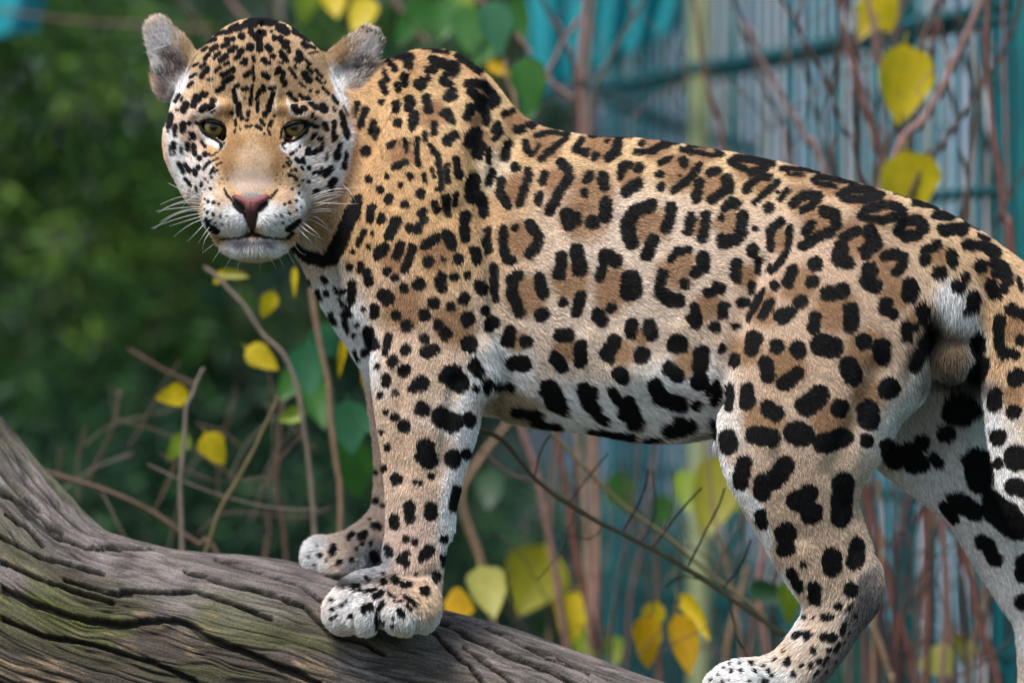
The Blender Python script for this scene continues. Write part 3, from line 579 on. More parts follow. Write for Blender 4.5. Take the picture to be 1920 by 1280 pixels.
def coat(P, is_head, jitter=None):
    """colour of the coat at surface points P"""
    px, py = unproject(P)
    nz = lambda f, s: vnoise(P[:, 0] * f, P[:, 1] * f, P[:, 2] * f, s) - .5
    base = np.tile(np.array(FLANK), (len(P), 1))
    Cb = paint(base, BODY_PAINT, px + 40 * nz(30, 1), py + 40 * nz(30, 2), .5, 1.55)
    w = sample(FILL_R, px + 10 * nz(90, 3), py + 10 * nz(90, 4))[:, None] * 1.0
    far = (P[:, 1] > .0) & (px > 1640) & (py > 640)
    w[far] = 0
    Cb = Cb * (1 - w) + (TAWNY * .55 + Cb * TAWNY * .75) * w
    wx, wy = 5 * nz(160, 5) + 3 * nz(420, 6), 5 * nz(160, 7) + 3 * nz(420, 8)
    db = sample(D_BODY, px + wx, py + wy)
    j = 0 if jitter is None else jitter
    k = np.clip(.5 - (db + .6 * j) / 2.2, 0, 1)[:, None]
    Cb = Cb * (1 - k) + BLACK * k
    Ch = paint(np.tile(np.array(TAN), (len(P), 1)), HEAD_PAINT, px + 8 * nz(60, 1), py + 8 * nz(60, 2), .6, 1.32)
    hx, hy = 2.4 * nz(300, 5) + 1.2 * nz(700, 6), 2.4 * nz(300, 7) + 1.2 * nz(700, 8)
    dh = sample(D_HEAD, px + hx, py + hy)
    k = np.clip(.5 - (dh + .5 * j) / 1.8, 0, 1)[:, None]
    Ch = Ch * (1 - k) + BLACK * k
    mott = (1 + .30 * nz(420, 31) + .16 * nz(160, 32))[:, None]
    Ch = Ch * mott; Cb = Cb * mott
    h = is_head[:, None]
    C = Ch * h + Cb * (1 - h)
    lum = (C @ np.array([.3, .55, .15]))[:, None]
    return np.clip((lum + (C - lum) * .92) * 1.10, .003, .88)
# ------------------------------------------------------------------ the jaguar itself
V, Q = build_body_mesh()
hs = evaluate(HD, V[:, 0], V[:, 1], V[:, 2])
IS_HEAD = np.clip(1 - (hs - .001) / .006, 0, 1)
NRM, FN = quad_normals(V, Q)
COATC = coat(V, IS_HEAD)
jaguar = empty('jaguar', W(900, 1180, 0.0), 'spotted jaguar standing on the weathered log with its head turned to the viewer', 'jaguar')
body_me = mesh_np('body', V, Q)
set_color(body_me, 'coat', COATC * .7)

def coat_material(name, rough):
    m, n, l, b = material(name)
    a = n.new('ShaderNodeAttribute'); a.attribute_name = 'coat'
    l.new(a.outputs['Color'], b.inputs['Base Color'])
    b.inputs['Roughness'].default_value = rough
    b.inputs['Specular IOR Level'].default_value = 0.25
    return m
SKIN = coat_material('coat_under', .8)
FUR = coat_material('fur', .6)
_n, _l = FUR.node_tree.nodes, FUR.node_tree.links
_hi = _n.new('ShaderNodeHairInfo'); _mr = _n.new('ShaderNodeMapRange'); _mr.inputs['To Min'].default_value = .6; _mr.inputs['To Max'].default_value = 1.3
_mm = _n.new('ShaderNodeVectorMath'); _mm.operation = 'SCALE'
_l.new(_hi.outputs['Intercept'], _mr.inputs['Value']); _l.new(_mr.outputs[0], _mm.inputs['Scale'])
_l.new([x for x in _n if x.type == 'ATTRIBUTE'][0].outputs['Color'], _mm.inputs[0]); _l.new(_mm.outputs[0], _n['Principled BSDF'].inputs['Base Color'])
_n['Principled BSDF'].inputs['Specular IOR Level'].default_value = .15
body = link('body', body_me, SKIN, jaguar)

# ---- eyes
def eye_material():
    m, n, l, b = material('eye')
    tc = n.new('ShaderNodeTexCoord')
    ln = n.new('ShaderNodeVectorMath'); ln.operation = 'LENGTH'
    mask = n.new('ShaderNodeVectorMath'); mask.operation = 'MULTIPLY'; mask.inputs[1].default_value = (1, 0, 1)
    l.new(tc.outputs['Object'], mask.inputs[0]); l.new(mask.outputs[0], ln.inputs[0])
    r = n.new('ShaderNodeMath'); r.operation = 'DIVIDE'; r.inputs[1].default_value = R_(24)
    l.new(ln.outputs['Value'], r.inputs[0])
    nz = n.new('ShaderNodeTexNoise'); nz.inputs['Scale'].default_value = 900; nz.inputs['Detail'].default_value = 3
    l.new(tc.outputs['Object'], nz.inputs['Vector'])
    ad = n.new('ShaderNodeMath'); ad.operation = 'MULTIPLY_ADD'; ad.inputs[1].default_value = .10
    l.new(nz.outputs['Fac'], ad.inputs[0]); l.new(r.outputs[0], ad.inputs[2])
    cr = n.new('ShaderNodeValToRGB'); e = cr.color_ramp.elements
    e[0].position = .0; e[0].color = (.004, .004, .004, 1)
    e[1].position = 1; e[1].color = (.02, .013, .01, 1)
    for p, c in ((.30, (.004, .004, .004)), (.39, (.10, .07, .018)), (.52, (.19, .135, .036)), (.66, (.20, .145, .045)), (.75, (.08, .055, .018)), (.80, (.006, .006, .006))):
        x = e.new(p); x.color = (*c, 1)
    l.new(ad.outputs[0], cr.inputs[0]); l.new(cr.outputs[0], b.inputs['Base Color'])
    b.inputs['Roughness'].default_value = .25
    b.inputs['Coat Weight'].default_value = .45; b.inputs['Coat Roughness'].default_value = .02; b.inputs['Specular IOR Level'].default_value = .2
    return m
EYEM = eye_material()
LIDM, n_, l_, b_ = material('eyelid_skin')
b_.inputs['Base Color'].default_value = (.008, .007, .008, 1); b_.inputs['Roughness'].default_value = .6; b_.inputs['Specular IOR Level'].default_value = .12

def uv_sphere(r, nu=40, nv=24):
    vs_, fs = [], []
    for i in range(nv + 1):
        t = math.pi * i / nv
        for j in range(nu):
            p = 2 * math.pi * j / nu
            vs_.append((r * math.sin(t) * math.cos(p), -r * math.cos(t), r * math.sin(t) * math.sin(p)))
    for i in range(nv):
        for j in range(nu):
            fs.append((i * nu + j, i * nu + (j + 1) % nu, (i + 1) * nu + (j + 1) % nu, (i + 1) * nu + j))
    return mesh_np('eye', vs_, fs)

def tube(pts, rad, nseg=8, cap=True):
    """verts/quads of a tube through world points with radii"""
    P = np.asarray(pts, float); n = len(P); rad = np.broadcast_to(np.asarray(rad, float), (n,))
    T = np.gradient(P, axis=0); T /= np.linalg.norm(T, axis=1, keepdims=True) + 1e-12
    up = np.array([0, 1.0, 0.02]); V_ = []
    for i in range(n):
        a = np.cross(T[i], up); a /= np.linalg.norm(a) + 1e-9; b = np.cross(T[i], a)
        for j in range(nseg):
            t = 2 * math.pi * j / nseg
            V_.append(P[i] + rad[i] * (math.cos(t) * a + math.sin(t) * b))
    F_ = [(i * nseg + j, i * nseg + (j + 1) % nseg, (i + 1) * nseg + (j + 1) % nseg, (i + 1) * nseg + j) for i in range(n - 1) for j in range(nseg)]
    return np.array(V_), np.array(F_)

EYE_R_M = R_(24, EYE_Y)
LIDS = {   # outline of each eye opening with the tear corner
 401: [(371, 231.5), (379, 228), (388, 229), (398, 230), (409, 232.2), (417, 236), (421, 239), (422, 248), (419, 257), (416, 268), (414.5, 272), (412, 263), (407, 259.5), (400, 259.5), (391, 255.5), (383, 248), (377, 240)],
 553: [(581, 233.5), (573, 230), (565, 231.2), (555, 232.2), (545, 235), (536, 239), (530.5, 241), (528, 249), (528, 256), (529, 266), (531, 270), (534, 263), (541, 262.5), (550, 262), (560, 258.5), (569, 251), (575, 243)]}
eye_me = uv_sphere(EYE_R_M)
for ex in (401, 553):
    ey = link('eye', eye_me, EYEM, jaguar)
    ey.location = W(ex + (1 if ex == 401 else 0), 239.8, EYE_Y)
    L = LIDS[ex]
    c = np.array(W(ex, 242, EYE_Y)); pts = []
    for x, y in catmull(L + [L[0]], 3)[:-1]:
        q = np.array(W(x, y, EYE_Y)) - c
        rr = min(q[0] ** 2 + q[2] ** 2, (EYE_R_M * 1.0) ** 2)
        dep = math.sqrt(max((EYE_R_M * 1.10) ** 2 - rr, 1e-8))
        pts.append(c + q * (1 - dep / DIST) + np.array([0, -dep - .0006, 0]))
    pts.append(pts[0])
    Vt, Ft = tube(pts, R_(np.array([3.3 if q[2] < c[2] + R_(6) else 2.6 for q in pts])), 8)
    link('eyelid', mesh_np('eyelid', Vt, Ft), LIDM, ey)

# ---- nose leather
nd = float(surf_depth(470, 384)[0])
NP = [ell(452, 376, nd + .006, 19, 9.5, .0100, .004, roll=24), ell(489, 376, nd + .006, 19, 9.5, .0100, .004, roll=-24),
      ell(471, 386, nd + .004, 16, 17, .0100, .005), chain([(471, 395, nd + .004, 12.5), (472, 410, nd + .004, 9), (473, 426, nd + .005, 5)], 1.0, .004),
      chain([(431, 375, nd - .004, 4.5), (442, 386, nd - .008, 8.0), (454, 399, nd - .008, 7.0)], 4, .003, op='sub'),
      chain([(510, 374, nd - .004, 4.5), (500, 386, nd - .008, 8.0), (488, 399, nd - .008, 7.0)], 4, .003, op='sub'),
      chain([(470.5, 380, nd - .008, 1.3), (473, 428, nd - .006, 1.3)], 4, .0015, op='sub')]
nlo, nhi = np.array(W(425, 435, nd)), np.array(W(515, 355, nd))
nx, nyy, nz_ = np.arange(nlo[0], nhi[0], .0008), np.arange(nd - .012, nd + .022, .0008), np.arange(nlo[2], nhi[2], .0008)
NV, NQ = surface_nets(grid_eval(NP, nx, nyy, nz_), nx, nyy, nz_)
NV = smooth_mesh(NV, NQ, 2)
nose_me = mesh_np('nose', NV, NQ)
qx, qy = unproject(NV)
t = np.clip((qy - 370 + .10 * np.abs(qx - 471)) / 30, 0, 1)[:, None] ** 1.3
edge = np.clip((np.abs(qx - 471) - 26) / 10, 0, 1)[:, None]
nc = np.array([.27, .085, .09]) * (1 - t) + np.array([.03, .012, .012]) * t
nc = nc * (1 - edge * .7)
nc *= (.75 + .5 * vnoise(NV[:, 0] * 900, NV[:, 1] * 900, NV[:, 2] * 900, 3))[:, None]
set_color(nose_me, 'coat', nc)
NOSEM = coat_material('nose_leather', .42)
bn = NOSEM.node_tree.nodes; bt = bn.new('ShaderNodeTexVoronoi'); bt.inputs['Scale'].default_value = 900
bb = bn.new('ShaderNodeBump'); bb.inputs['Strength'].default_value = .35; bb.inputs['Distance'].default_value = .0006
NOSEM.node_tree.links.new(bt.outputs['Distance'], bb.inputs['Height'])
NOSEM.node_tree.links.new(bb.outputs[0], bn['Principled BSDF'].inputs['Normal'])
link('nose', nose_me, NOSEM, jaguar)

# ---- fur: short strands combed along the body
FLOW = np.array([   # px, py, direction right, down
 (740, 120, .9, .2), (850, 110, 1, .35), (960, 220, .9, .5), (1100, 280, 1, .12), (1300, 300, 1, .2), (1500, 340, 1, .3), (1700, 400, .9, .4), (1850, 480, .6, .8),
 (690, 250, .6, .8), (760, 300, .35, 1), (850, 260, .5, .9), (720, 450, .25, 1), (820, 450, .15, 1), (880, 500, .2, 1), (950, 420, .9, .5), (1000, 550, .95, .4), (1200, 500, 1, .3), (1350, 500, .95, .4),
 (1000, 700, .8, .7), (1200, 720, .7, .8), (1300, 760, .8, .7), (1100, 800, .9, .5), (600, 520, .3, 1), (650, 620, .4, 1), (690, 700, .2, 1),
 (800, 650, .1, 1), (800, 800, .0, 1), (860, 800, .3, 1), (790, 950, -.05, 1), (770, 1050, -.1, 1), (700, 1110, -.7, .7), (640, 1140, -.8, .6), (760, 1150, -.1, 1), (810, 1130, .2, 1),
 (730, 900, 0, 1), (690, 1020, -.8, .5), (600, 1050, -1, .3), (1450, 600, .4, .9), (1550, 600, .6, .8), (1650, 600, .7, .8), (1500, 760, .3, 1), (1620, 760, .6, .8), (1500, 900, .25, 1), (1600, 880, .4, 1), (1540, 1030, .3, 1), (1620, 1080, .1, 1),
 (1560, 1160, -.5, .9), (1480, 1250, -.7, .7), (1400, 1270, -1, .1), (1780, 560, .0, 1), (1780, 660, .0, 1), (1750, 820, .4, 1), (1850, 900, .5, 1), (1900, 1050, .4, 1), (1900, 650, .1, 1), (1910, 800, .1, 1), (1930, 950, .5, .8)], float)

def comb(P, Nn, hd):
    px, py = unproject(P)
    D = np.zeros((len(P), 2)); Wt = np.zeros(len(P))
    for x, y, a, b in FLOW:
        l = math.hypot(a, b); w = 1 / ((px - x) ** 2 + (py - y) ** 2 + 900) ** 1.6
        D[:, 0] += w * a / l; D[:, 1] += w * b / l; Wt += w
    D /= Wt[:, None]
    T = np.stack([D[:, 0], np.full(len(P), .05), -D[:, 1]], 1)
    # on the head hairs run back from the nose
    dx, dy = px - 471, py - 392
    r = np.sqrt(dx * dx + dy * dy) + 1e-3
    ux, uy = dx / r, dy / r
    low = np.clip((py - 395) / 40, 0, 1)
    uy = uy * (1 - low) + np.maximum(uy, .8) * low
    Hh = np.stack([ux, np.full(len(P), .35), -uy], 1)
    # ears: towards the rim
    for ex, ey, tx, ty in ((345, 150, -.45, -.9), (630, 160, .5, -.85)):
        w = np.clip(1.6 - np.sqrt(((px - (ex + 45 * tx)) / 50) ** 2 + ((py - (ey + 60 * ty)) / 62) ** 2), 0, 1)[:, None]
        Hh = Hh * (1 - w) + np.array([tx, -.2, -ty]) * w
    T = T * (1 - hd[:, None]) + Hh * hd[:, None]
    T -= (T * Nn).sum(1, keepdims=True) * Nn
    return T / (np.linalg.norm(T, axis=1, keepdims=True) + 1e-9)

def make_fur(count):
    A = np.linalg.norm(FN, axis=1)
    ctr = V[Q].mean(1); nq = FN / (A[:, None] + 1e-12)
    px, py = unproject(ctr)
    fac = np.clip(.62 - nq[:, 1] * .9, .12, 1.0)                  # fewer strands on the side turned away
    hq = IS_HEAD[Q].mean(1)
    fac *= 1 + 1.6 * hq
    fac[(px > 1960) | (py > 1330)] *= .4
    # bare parts
    for ex in (401, 553):
        s_ = 1 if ex == 401 else -1
        fac[(((px - ex + s_ * 1) / 26) ** 2 + ((py - 243) / 19) ** 2 < 1) & (hq > .5) & (ctr[:, 1] < 0)] = 0
    fac[(np.abs(px - 471) < 36 - .62 * np.clip(py - 372, 0, 60)) & (py > 366 + .0045 * (36 - np.abs(px - 471)) ** 1.0 * 0 + 8 * (1 - np.abs(px - 471) / 36)) & (py < 430) & (ctr[:, 1] < -.08) & (hq > .5)] = 0
    wgt = A * fac
    f = rng.choice(len(Q), count, p=wgt / wgt.sum())
    u, v = rng.random(count), rng.random(count)
    q = Q[f]
    bl = lambda X: (X[q[:, 0]] * ((1 - u) * (1 - v))[:, None] + X[q[:, 1]] * (u * (1 - v))[:, None] + X[q[:, 2]] * (u * v)[:, None] + X[q[:, 3]] * ((1 - u) * v)[:, None])
    P, Nn = bl(V), bl(NRM); Nn /= np.linalg.norm(Nn, axis=1, keepdims=True)
    hd = bl(IS_HEAD[:, None])[:, 0]
    px, py = unproject(P)
    T = comb(P, Nn, hd)
    S = np.cross(Nn, T)
    # length
    L = np.full(count, .0064)
    torso_t = np.interp(px, TS[:, 0], TS[:, 2])
    L += .012 * np.clip((py - torso_t + 110) / 90, 0, 1) * ((px > 930) & (px < 1345) & (py < 850))
    L += .008 * np.clip((1.3 - np.sqrt(((px - 915) / 40) ** 2 + ((py - 690) / 50) ** 2)), 0, 1)
    L += .010 * np.clip(1.5 - np.sqrt(((px - 1790) / 90) ** 2 + ((py - 640) / 150) ** 2), 0, 1)
    L = np.where((px > 1640) & (P[:, 1] > -.02), L + .004, L)
    L = np.where((py > 1000) & (px < 900), .0080, L)
    L = np.where((py > 950) & (px > 1380), .008, L)
    rn = np.sqrt((px - 471) ** 2 + (py - 392) ** 2)
    Lh = np.interp(rn, [0, 60, 130, 200, 300], [.0030, .0046, .0050, .0065, .0065])
    Lh = np.where((np.abs(px - 471) < 46 - .1 * (py - 280)) & (py > 280) & (py < 372), .0038, Lh)
    Lh = np.where((py > 400) & (np.abs(px - 477) < 80), .0070, Lh)
    Lh = np.where((py > 450) & (np.abs(px - 477) < 80), .0120, Lh)
    Lh = np.where((np.abs(px - 471) > 110) & (py > 250), .0090, Lh)
    ear = np.maximum(np.clip(1.5 - np.sqrt(((px - 315) / 50) ** 2 + ((py - 105) / 75) ** 2), 0, 1), np.clip(1.5 - np.sqrt(((px - 668) / 52) ** 2 + ((py - 112) / 66) ** 2), 0, 1))
    inner = ear * (Nn[:, 1] < -.1) * (P[:, 1] > -.03) * (hd > .9)
    Lh = np.where((ear > .3) & (inner < .3), .0042, Lh)
    Lh = Lh + inner * .009 * rng.random(count)
    L = L * (1 - hd) + Lh * hd
    L *= .65 + .6 * rng.random(count)
    lift = np.radians(17 + 18 * rng.random(count)) + np.radians(14) * hd * ((py > 455) & (np.abs(px - 477) < 80)) + np.radians(10) * (py > 1080) * (px < 900) + np.radians(6) * hd * (rn > 150) + inner * .15
    clump = vnoise(P[:, 0] * 140, P[:, 1] * 140, P[:, 2] * 140, 21) - .5
    side = .30 * (rng.random(count) - .5) + .45 * clump + inner * 1.1 * (rng.random(count) - .5)
    d0 = T * np.cos(lift)[:, None] + Nn * np.sin(lift)[:, None] + S * side[:, None]
    d0 /= np.linalg.norm(d0, axis=1, keepdims=True)
    pts = np.empty((count, 4, 3), dtype=np.float32)
    for i, tt in enumerate((0, .34, .67, 1.0)):
        pts[:, i] = P - Nn * .0008 + d0 * (L * tt)[:, None] - Nn * (L * .20 * tt * tt)[:, None] + T * (L * .06 * tt * tt)[:, None]
    C = coat((P + d0 * (L * .55)[:, None]), hd, rng.standard_normal(count))
    C = C * (.68 + .64 * rng.random(count))[:, None]
    bw = (inner > .3) & (rng.random(count) < .30) & ((px < 345) | (px > 648))
    C[bw] = np.array([.72, .70, .68]) * (.7 + .4 * rng.random(bw.sum()))[:, None]
    cu = bpy.data.hair_curves.new('fur')
    cu.add_curves([4] * count)
    cu.attributes['position'].data.foreach_set('vector', pts.ravel())
    w0 = np.where(hd > .5, .00028, .00034) * (.8 + .5 * rng.random(count))
    rad = (w0[:, None] * np.array([1.0, .95, .7, .12])[None, :]).astype(np.float32)
    (cu.attributes.get('radius') or cu.attributes.new('radius', 'FLOAT', 'POINT')).data.foreach_set('value', rad.ravel())
    C4 = np.ones((count, 4), dtype=np.float32); C4[:, :3] = C
    cu.attributes.new('coat', 'FLOAT_COLOR', 'CURVE').data.foreach_set('color', C4.ravel())
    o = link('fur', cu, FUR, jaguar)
    return o
make_fur(620000)

# ---- whiskers
WM, n_, l_, b_ = material('whisker')
b_.inputs['Base Color'].default_value = (.85, .85, .85, 1); b_.inputs['Roughness'].default_value = .35
WH = [ # root -> bend -> tip, photo pixels
 (378, 373, 345, 358, 315, 343), (376, 374, 345, 368, 300, 384), (377, 378, 340, 378, 296, 400), (378, 384, 345, 380, 304, 392), (376, 388, 335, 390, 292, 396), (379, 392, 340, 396, 300, 416), (378, 396, 335, 400, 288, 430),
 (380, 400, 340, 408, 284, 428), (382, 404, 350, 414, 318, 424), (385, 410, 355, 422, 326, 444), (386, 416, 370, 434, 352, 452), (394, 424, 382, 440, 372, 456), (400, 432, 385, 448, 380, 474), (408, 452, 395, 462, 380, 474), (416, 466, 405, 480, 398, 492), (372, 370, 356, 372, 340, 392),
 (578, 372, 620, 356, 684, 354), (580, 376, 620, 362, 652, 362), (580, 380, 620, 366, 648, 368), (582, 384, 610, 376, 640, 366), (582, 390, 608, 382, 634, 378), (580, 396, 608, 392, 632, 394), (578, 400, 606, 396, 628, 398), (578, 405, 600, 412, 622, 438), (575, 412, 596, 418, 622, 438), (566, 416, 590, 434, 602, 448), (560, 420, 580, 436, 600, 446), (556, 426, 576, 446, 590, 462), (585, 372, 610, 360, 640, 352), (586, 380, 640, 382, 672, 382), (640, 345, 660, 365, 672, 394), (548, 450, 560, 470, 574, 478),
 (452, 484, 447, 496, 445, 510), (487, 486, 488, 494, 487, 506), (520, 480, 528, 492, 532, 502), (436, 478, 428, 492, 420, 505), (508, 484, 514, 496, 518, 504), (538, 468, 546, 484, 552, 494),
 (408, 194, 396, 160, 399, 98), (544, 196, 580, 190, 606, 192), (410, 200, 396, 208, 385, 214), (318, 85, 290, 92, 268, 100),
]
WV, WF, off = [], [], 0
for a, b, c, d, e, f in WH:
    dep = float(surf_depth(a, b)[0])
    if dep > .1 or dep < -.23: dep = -.09
    p0, p1, p2 = np.array(W(a, b, dep + .001)), np.array(W(c, d, dep - .012)), np.array(W(e, f, dep + .005))
    ts = np.linspace(0, 1, 9)[:, None]
    ctrl = 2 * p1 - .5 * p0 - .5 * p2
    P_ = (1 - ts) ** 2 * p0 + 2 * ts * (1 - ts) * ctrl + ts ** 2 * p2
    vt, ft = tube(P_, np.linspace(.00040, .00012, 9), 5)
    WV.append(vt); WF.append(ft + off); off += len(vt)
tag(link('whiskers', mesh_np('whiskers', np.concatenate(WV), np.concatenate(WF)), WM, jaguar), kind='stuff')
# ------------------------------------------------------------------ the log the jaguar stands on
LOG = np.array([  # centre line: px, py, depth, radius px
 (-700, 330, .42, 300), (-470, 640, .30, 300), (-250, 930, .20, 300), (-75, 1120, .13, 288), (80, 1232, .085, 272), (270, 1280, .075, 264), (500, 1302, .070, 260), (742, 1378, .062, 258), (960, 1452, .045, 258),
 (1190, 1530, .025, 256), (1450, 1612, .0, 254), (1800, 1715, -.03, 252), (2300, 1850, -.07, 246), (2900, 2000, -.12, 235)], float)
LP = catmull(LOG, 40)
LW = np.array([W(a, b, d) for a, b, d, r in LP]); LR = LP[:, 3] / PPM
seg = np.linalg.norm(np.diff(LW, axis=0), axis=1); s_arc = np.concatenate([[0], np.cumsum(seg)])
sp = np.interp([-60, 1420], LP[:, 0], s_arc)                       # finer where the trunk is in view
uu = np.concatenate([np.linspace(0, sp[0], 110, endpoint=False), np.linspace(sp[0], sp[1], 640, endpoint=False), np.linspace(sp[1], s_arc[-1], 120)])
C_ = np.stack([np.interp(uu, s_arc, LW[:, i]) for i in range(3)], 1); RR = np.interp(uu, s_arc, LR)
for _ in range(30):
    C_[1:-1] = (C_[:-2] + C_[1:-1] * 2 + C_[2:]) / 4
T_ = np.gradient(C_, axis=0); T_ /= np.linalg.norm(T_, axis=1, keepdims=True)
A_ = np.cross(T_, np.array([0, 1.0, 0])); A_ /= np.linalg.norm(A_, axis=1, keepdims=True)      # roughly up or down
B_ = np.cross(T_, A_)
mid = len(uu) // 2
view_a = math.atan2(float(np.dot(np.array([0, -.80, .60]), B_[mid])), float(np.dot(np.array([0, -.80, .60]), A_[mid])))
ang = np.concatenate([np.linspace(view_a - 1.25, view_a + 1.25, 430, endpoint=False), np.linspace(view_a + 1.25, view_a + 2 * math.pi - 1.25, 90, endpoint=False)])
NU, NVv = len(uu), len(ang)
U, A2 = np.meshgrid(uu, ang, indexing='ij')
cx, sx = np.cos(A2), np.sin(A2)
nvec = A_[:, None, :] * cx[..., None] + B_[:, None, :] * sx[..., None]
R2 = RR[:, None] * np.ones_like(A2)
# lumps, flowing grain, ridges and cracks; the grain wanders around the trunk
wig = .40 * (fbm(U * 3.2, cx * .8 + 3, sx * .8 + 3, 40, 3) - .5) + .20 * (fbm(U * 9, cx * 2 + 3, sx * 2 + 3, 44, 3) - .5)
ga = A2 + wig
gc, gs = np.cos(ga), np.sin(ga)
lump = fbm(U * 4.5, cx * 1.6 + 9, sx * 1.6 + 9, 50, 3) - .5
def ridged(f, fu, seed):
    n_ = vnoise(U * fu, gc * f + 20, gs * f + 20, seed)
    return np.abs(2 * n_ - 1)
r1 = ridged(4.2, 2.2, 61); r2 = ridged(10, 4.5, 62); r3 = ridged(26, 10, 63); r4 = ridged(58, 18, 64)
crack = np.clip(1 - r1 / .055, 0, 1) * np.clip((fbm(U * 2.6, gc * 1.5 + 2, gs * 1.5 + 2, 70, 2) - .42) * 6, 0, 1)
crack2 = np.clip(1 - r2 / .10, 0, 1) * np.clip((fbm(U * 5, gc * 3 + 2, gs * 3 + 2, 71, 2) - .40) * 6, 0, 1)
crack3 = np.clip(1 - r3 / .22, 0, 1) * np.clip((fbm(U * 8, gc * 5 + 2, gs * 5 + 2, 72, 2) - .32) * 5, 0, 1)
fine = r4
# the long splits of this trunk, where they run
SPLITS = [(0, 760, 2.461, "10 0 840 150 910 400 990 550 1010 680 990 790 985 880 1010 950 1060 1150 1140 1250 1190 1400 1250 1470 1280/5 0 600 100 650 200 700 480 770/5 860 760 1050 820 1250 870 1400 920 1530 1050 1680 1090 1772 1140/4 200 520 260 600 400 650 700 655/3 0 400 120 450 200 520 330 620/3 30 500 130 560 200 640/4 560 850 750 860 900 850 1050 900 1250 980/4 0 980 200 1060 420 1100 700 1180 900 1270/3 1000 700 1200 760 1400 830 1500 900/4 300 800 500 860 600 870/3 0 300 90 400 180 470/4 0 720 150 780 330 850 520 900"),
          (820, 760, 2.462, "7 0 980 150 1060 330 1140 500 1210 640 1280/3 0 930 200 1010 420 1110 700 1230/5 130 1110 250 1200 350 1280/3 -60 1000 40 1100 150 1200 220 1280")]
P0 = C_[:, None, :] + nvec * (R2 + .014 * lump)[..., None]
spx, spy = unproject(P0.reshape(-1, 3))
SD = raster(SPLITS, 0, 700, 1560, 640, 0.0)
RX_, RY_ = RX0, RY0
wob = lambda f, sd_: (vnoise(U.reshape(-1) * f, gc.reshape(-1) * f * .4, gs.reshape(-1) * f * .4, sd_) - .5)
jx, jy = spx + 4 * wob(40, 91), spy + 4 * wob(30, 92) + 3 * wob(140, 93)
ii = np.clip(jx.astype(int), 0, 1559); jj = np.clip((jy - 700).astype(int), 0, 639)
dsp = np.where((jx > 0) & (jx < 1559) & (jy > 700) & (jy < 1339), SD[jj, ii], 60.0).reshape(U.shape)
dsp = np.where(nvec[..., 1] < .35, dsp, 60)
split = np.exp(-(np.maximum(dsp, 0) / 2.4) ** 2)
lip = np.exp(-((dsp - 11) / 7) ** 2)
R2 = R2 - .011 * split + .0006 * lip + .014 * lump + .0012 * (r1 - .5) + .0010 * (r2 - .5) + .0022 * (r3 - .5) + .0016 * (fine - .5) + .0008 * (ridged(95, 30, 65) - .5) - .005 * crack ** 1.3 - .0022 * crack2 - .0022 * crack3
PV = C_[:, None, :] + nvec * R2[..., None]
idx = np.arange(NU * NVv).reshape(NU, NVv)
LQ = np.stack([idx[:-1], idx[1:], np.roll(idx, -1, 1)[1:], np.roll(idx, -1, 1)[:-1]], -1).reshape(-1, 4)
Vl = PV.reshape(-1, 3)
lpx, lpy = unproject(Vl)
# colour of the wood: bleached grey above, mossy green band, brown rotten wood low on the near side
fl = lambda x: x.reshape(-1)
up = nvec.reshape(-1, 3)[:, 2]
g1 = fl(fbm(U * 14, gc * 7 + 5, gs * 7 + 5, 80, 4)); g2 = fl(fbm(U * 30, gc * 22 + 5, gs * 22 + 5, 81, 3)); g3 = fl(fbm(U * 6, cx * 3 + 5, sx * 3 + 5, 82, 4)); g4 = fl(vnoise(U * 60, gc * 60, gs * 60, 83))
grey = np.array([.225, .195, .182])[None] * (.12 + 1.7 * g2)[:, None]
grey = grey * (1 - .25 * g1[:, None]) 
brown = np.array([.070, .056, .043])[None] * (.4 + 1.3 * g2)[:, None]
tanw = np.array([.28, .20, .12])[None] * (.6 + .8 * g4)[:, None]
moss = np.array([.095, .11, .018])[None] * (.5 + 1.1 * g4)[:, None]
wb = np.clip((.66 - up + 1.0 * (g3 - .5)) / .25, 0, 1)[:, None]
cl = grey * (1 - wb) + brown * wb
wt = (np.clip((g1 - .60) / .08, 0, 1) * np.clip((g4 - .35) * 3, 0, 1) * np.clip((.85 - up) * 3, 0, 1))[:, None] * .75
cl = cl * (1 - wt) + tanw * wt
band = np.clip(1 - np.abs(up - .46 + .5 * (g3 - .5)) / .42, 0, 1)
wm = (band * np.clip((fl(fbm(U * 9, gc * 5 + 1, gs * 5 + 1, 90, 4)) - .40) / .09, 0, 1) * np.clip((1.02 - lpx / 1400), .25, 1))[:, None] * .85
cl = cl * (1 - wm) + moss * wm
dk = np.clip(fl(split) * .95 + np.clip(.30 - fl(r4), 0, 1) * 1.6 + fl(crack) * .95 + fl(crack2) * .75 + fl(crack3) * .45, 0, .93)[:, None]        # near black in splits, cracks and fine grooves
cl = cl * (1 - dk) + np.array([.012, .010, .008]) * dk
WOOD, n_, l_, b_ = material('log_wood')
a_ = n_.new('ShaderNodeAttribute'); a_.attribute_name = 'coat'
tcn = n_.new('ShaderNodeTexCoord'); nt = n_.new('ShaderNodeTexNoise'); nt.inputs['Scale'].default_value = 420; nt.inputs['Detail'].default_value = 6
l_.new(tcn.outputs['Object'], nt.inputs['Vector'])
mx = n_.new('ShaderNodeMix'); mx.data_type = 'RGBA'; mx.blend_type = 'MULTIPLY'; mx.inputs[0].default_value = .55
rm = n_.new('ShaderNodeValToRGB'); rm.color_ramp.elements[0].position = .35; rm.color_ramp.elements[0].color = (.35, .35, .35, 1); rm.color_ramp.elements[1].position = .62; rm.color_ramp.elements[1].color = (1.25, 1.25, 1.25, 1)
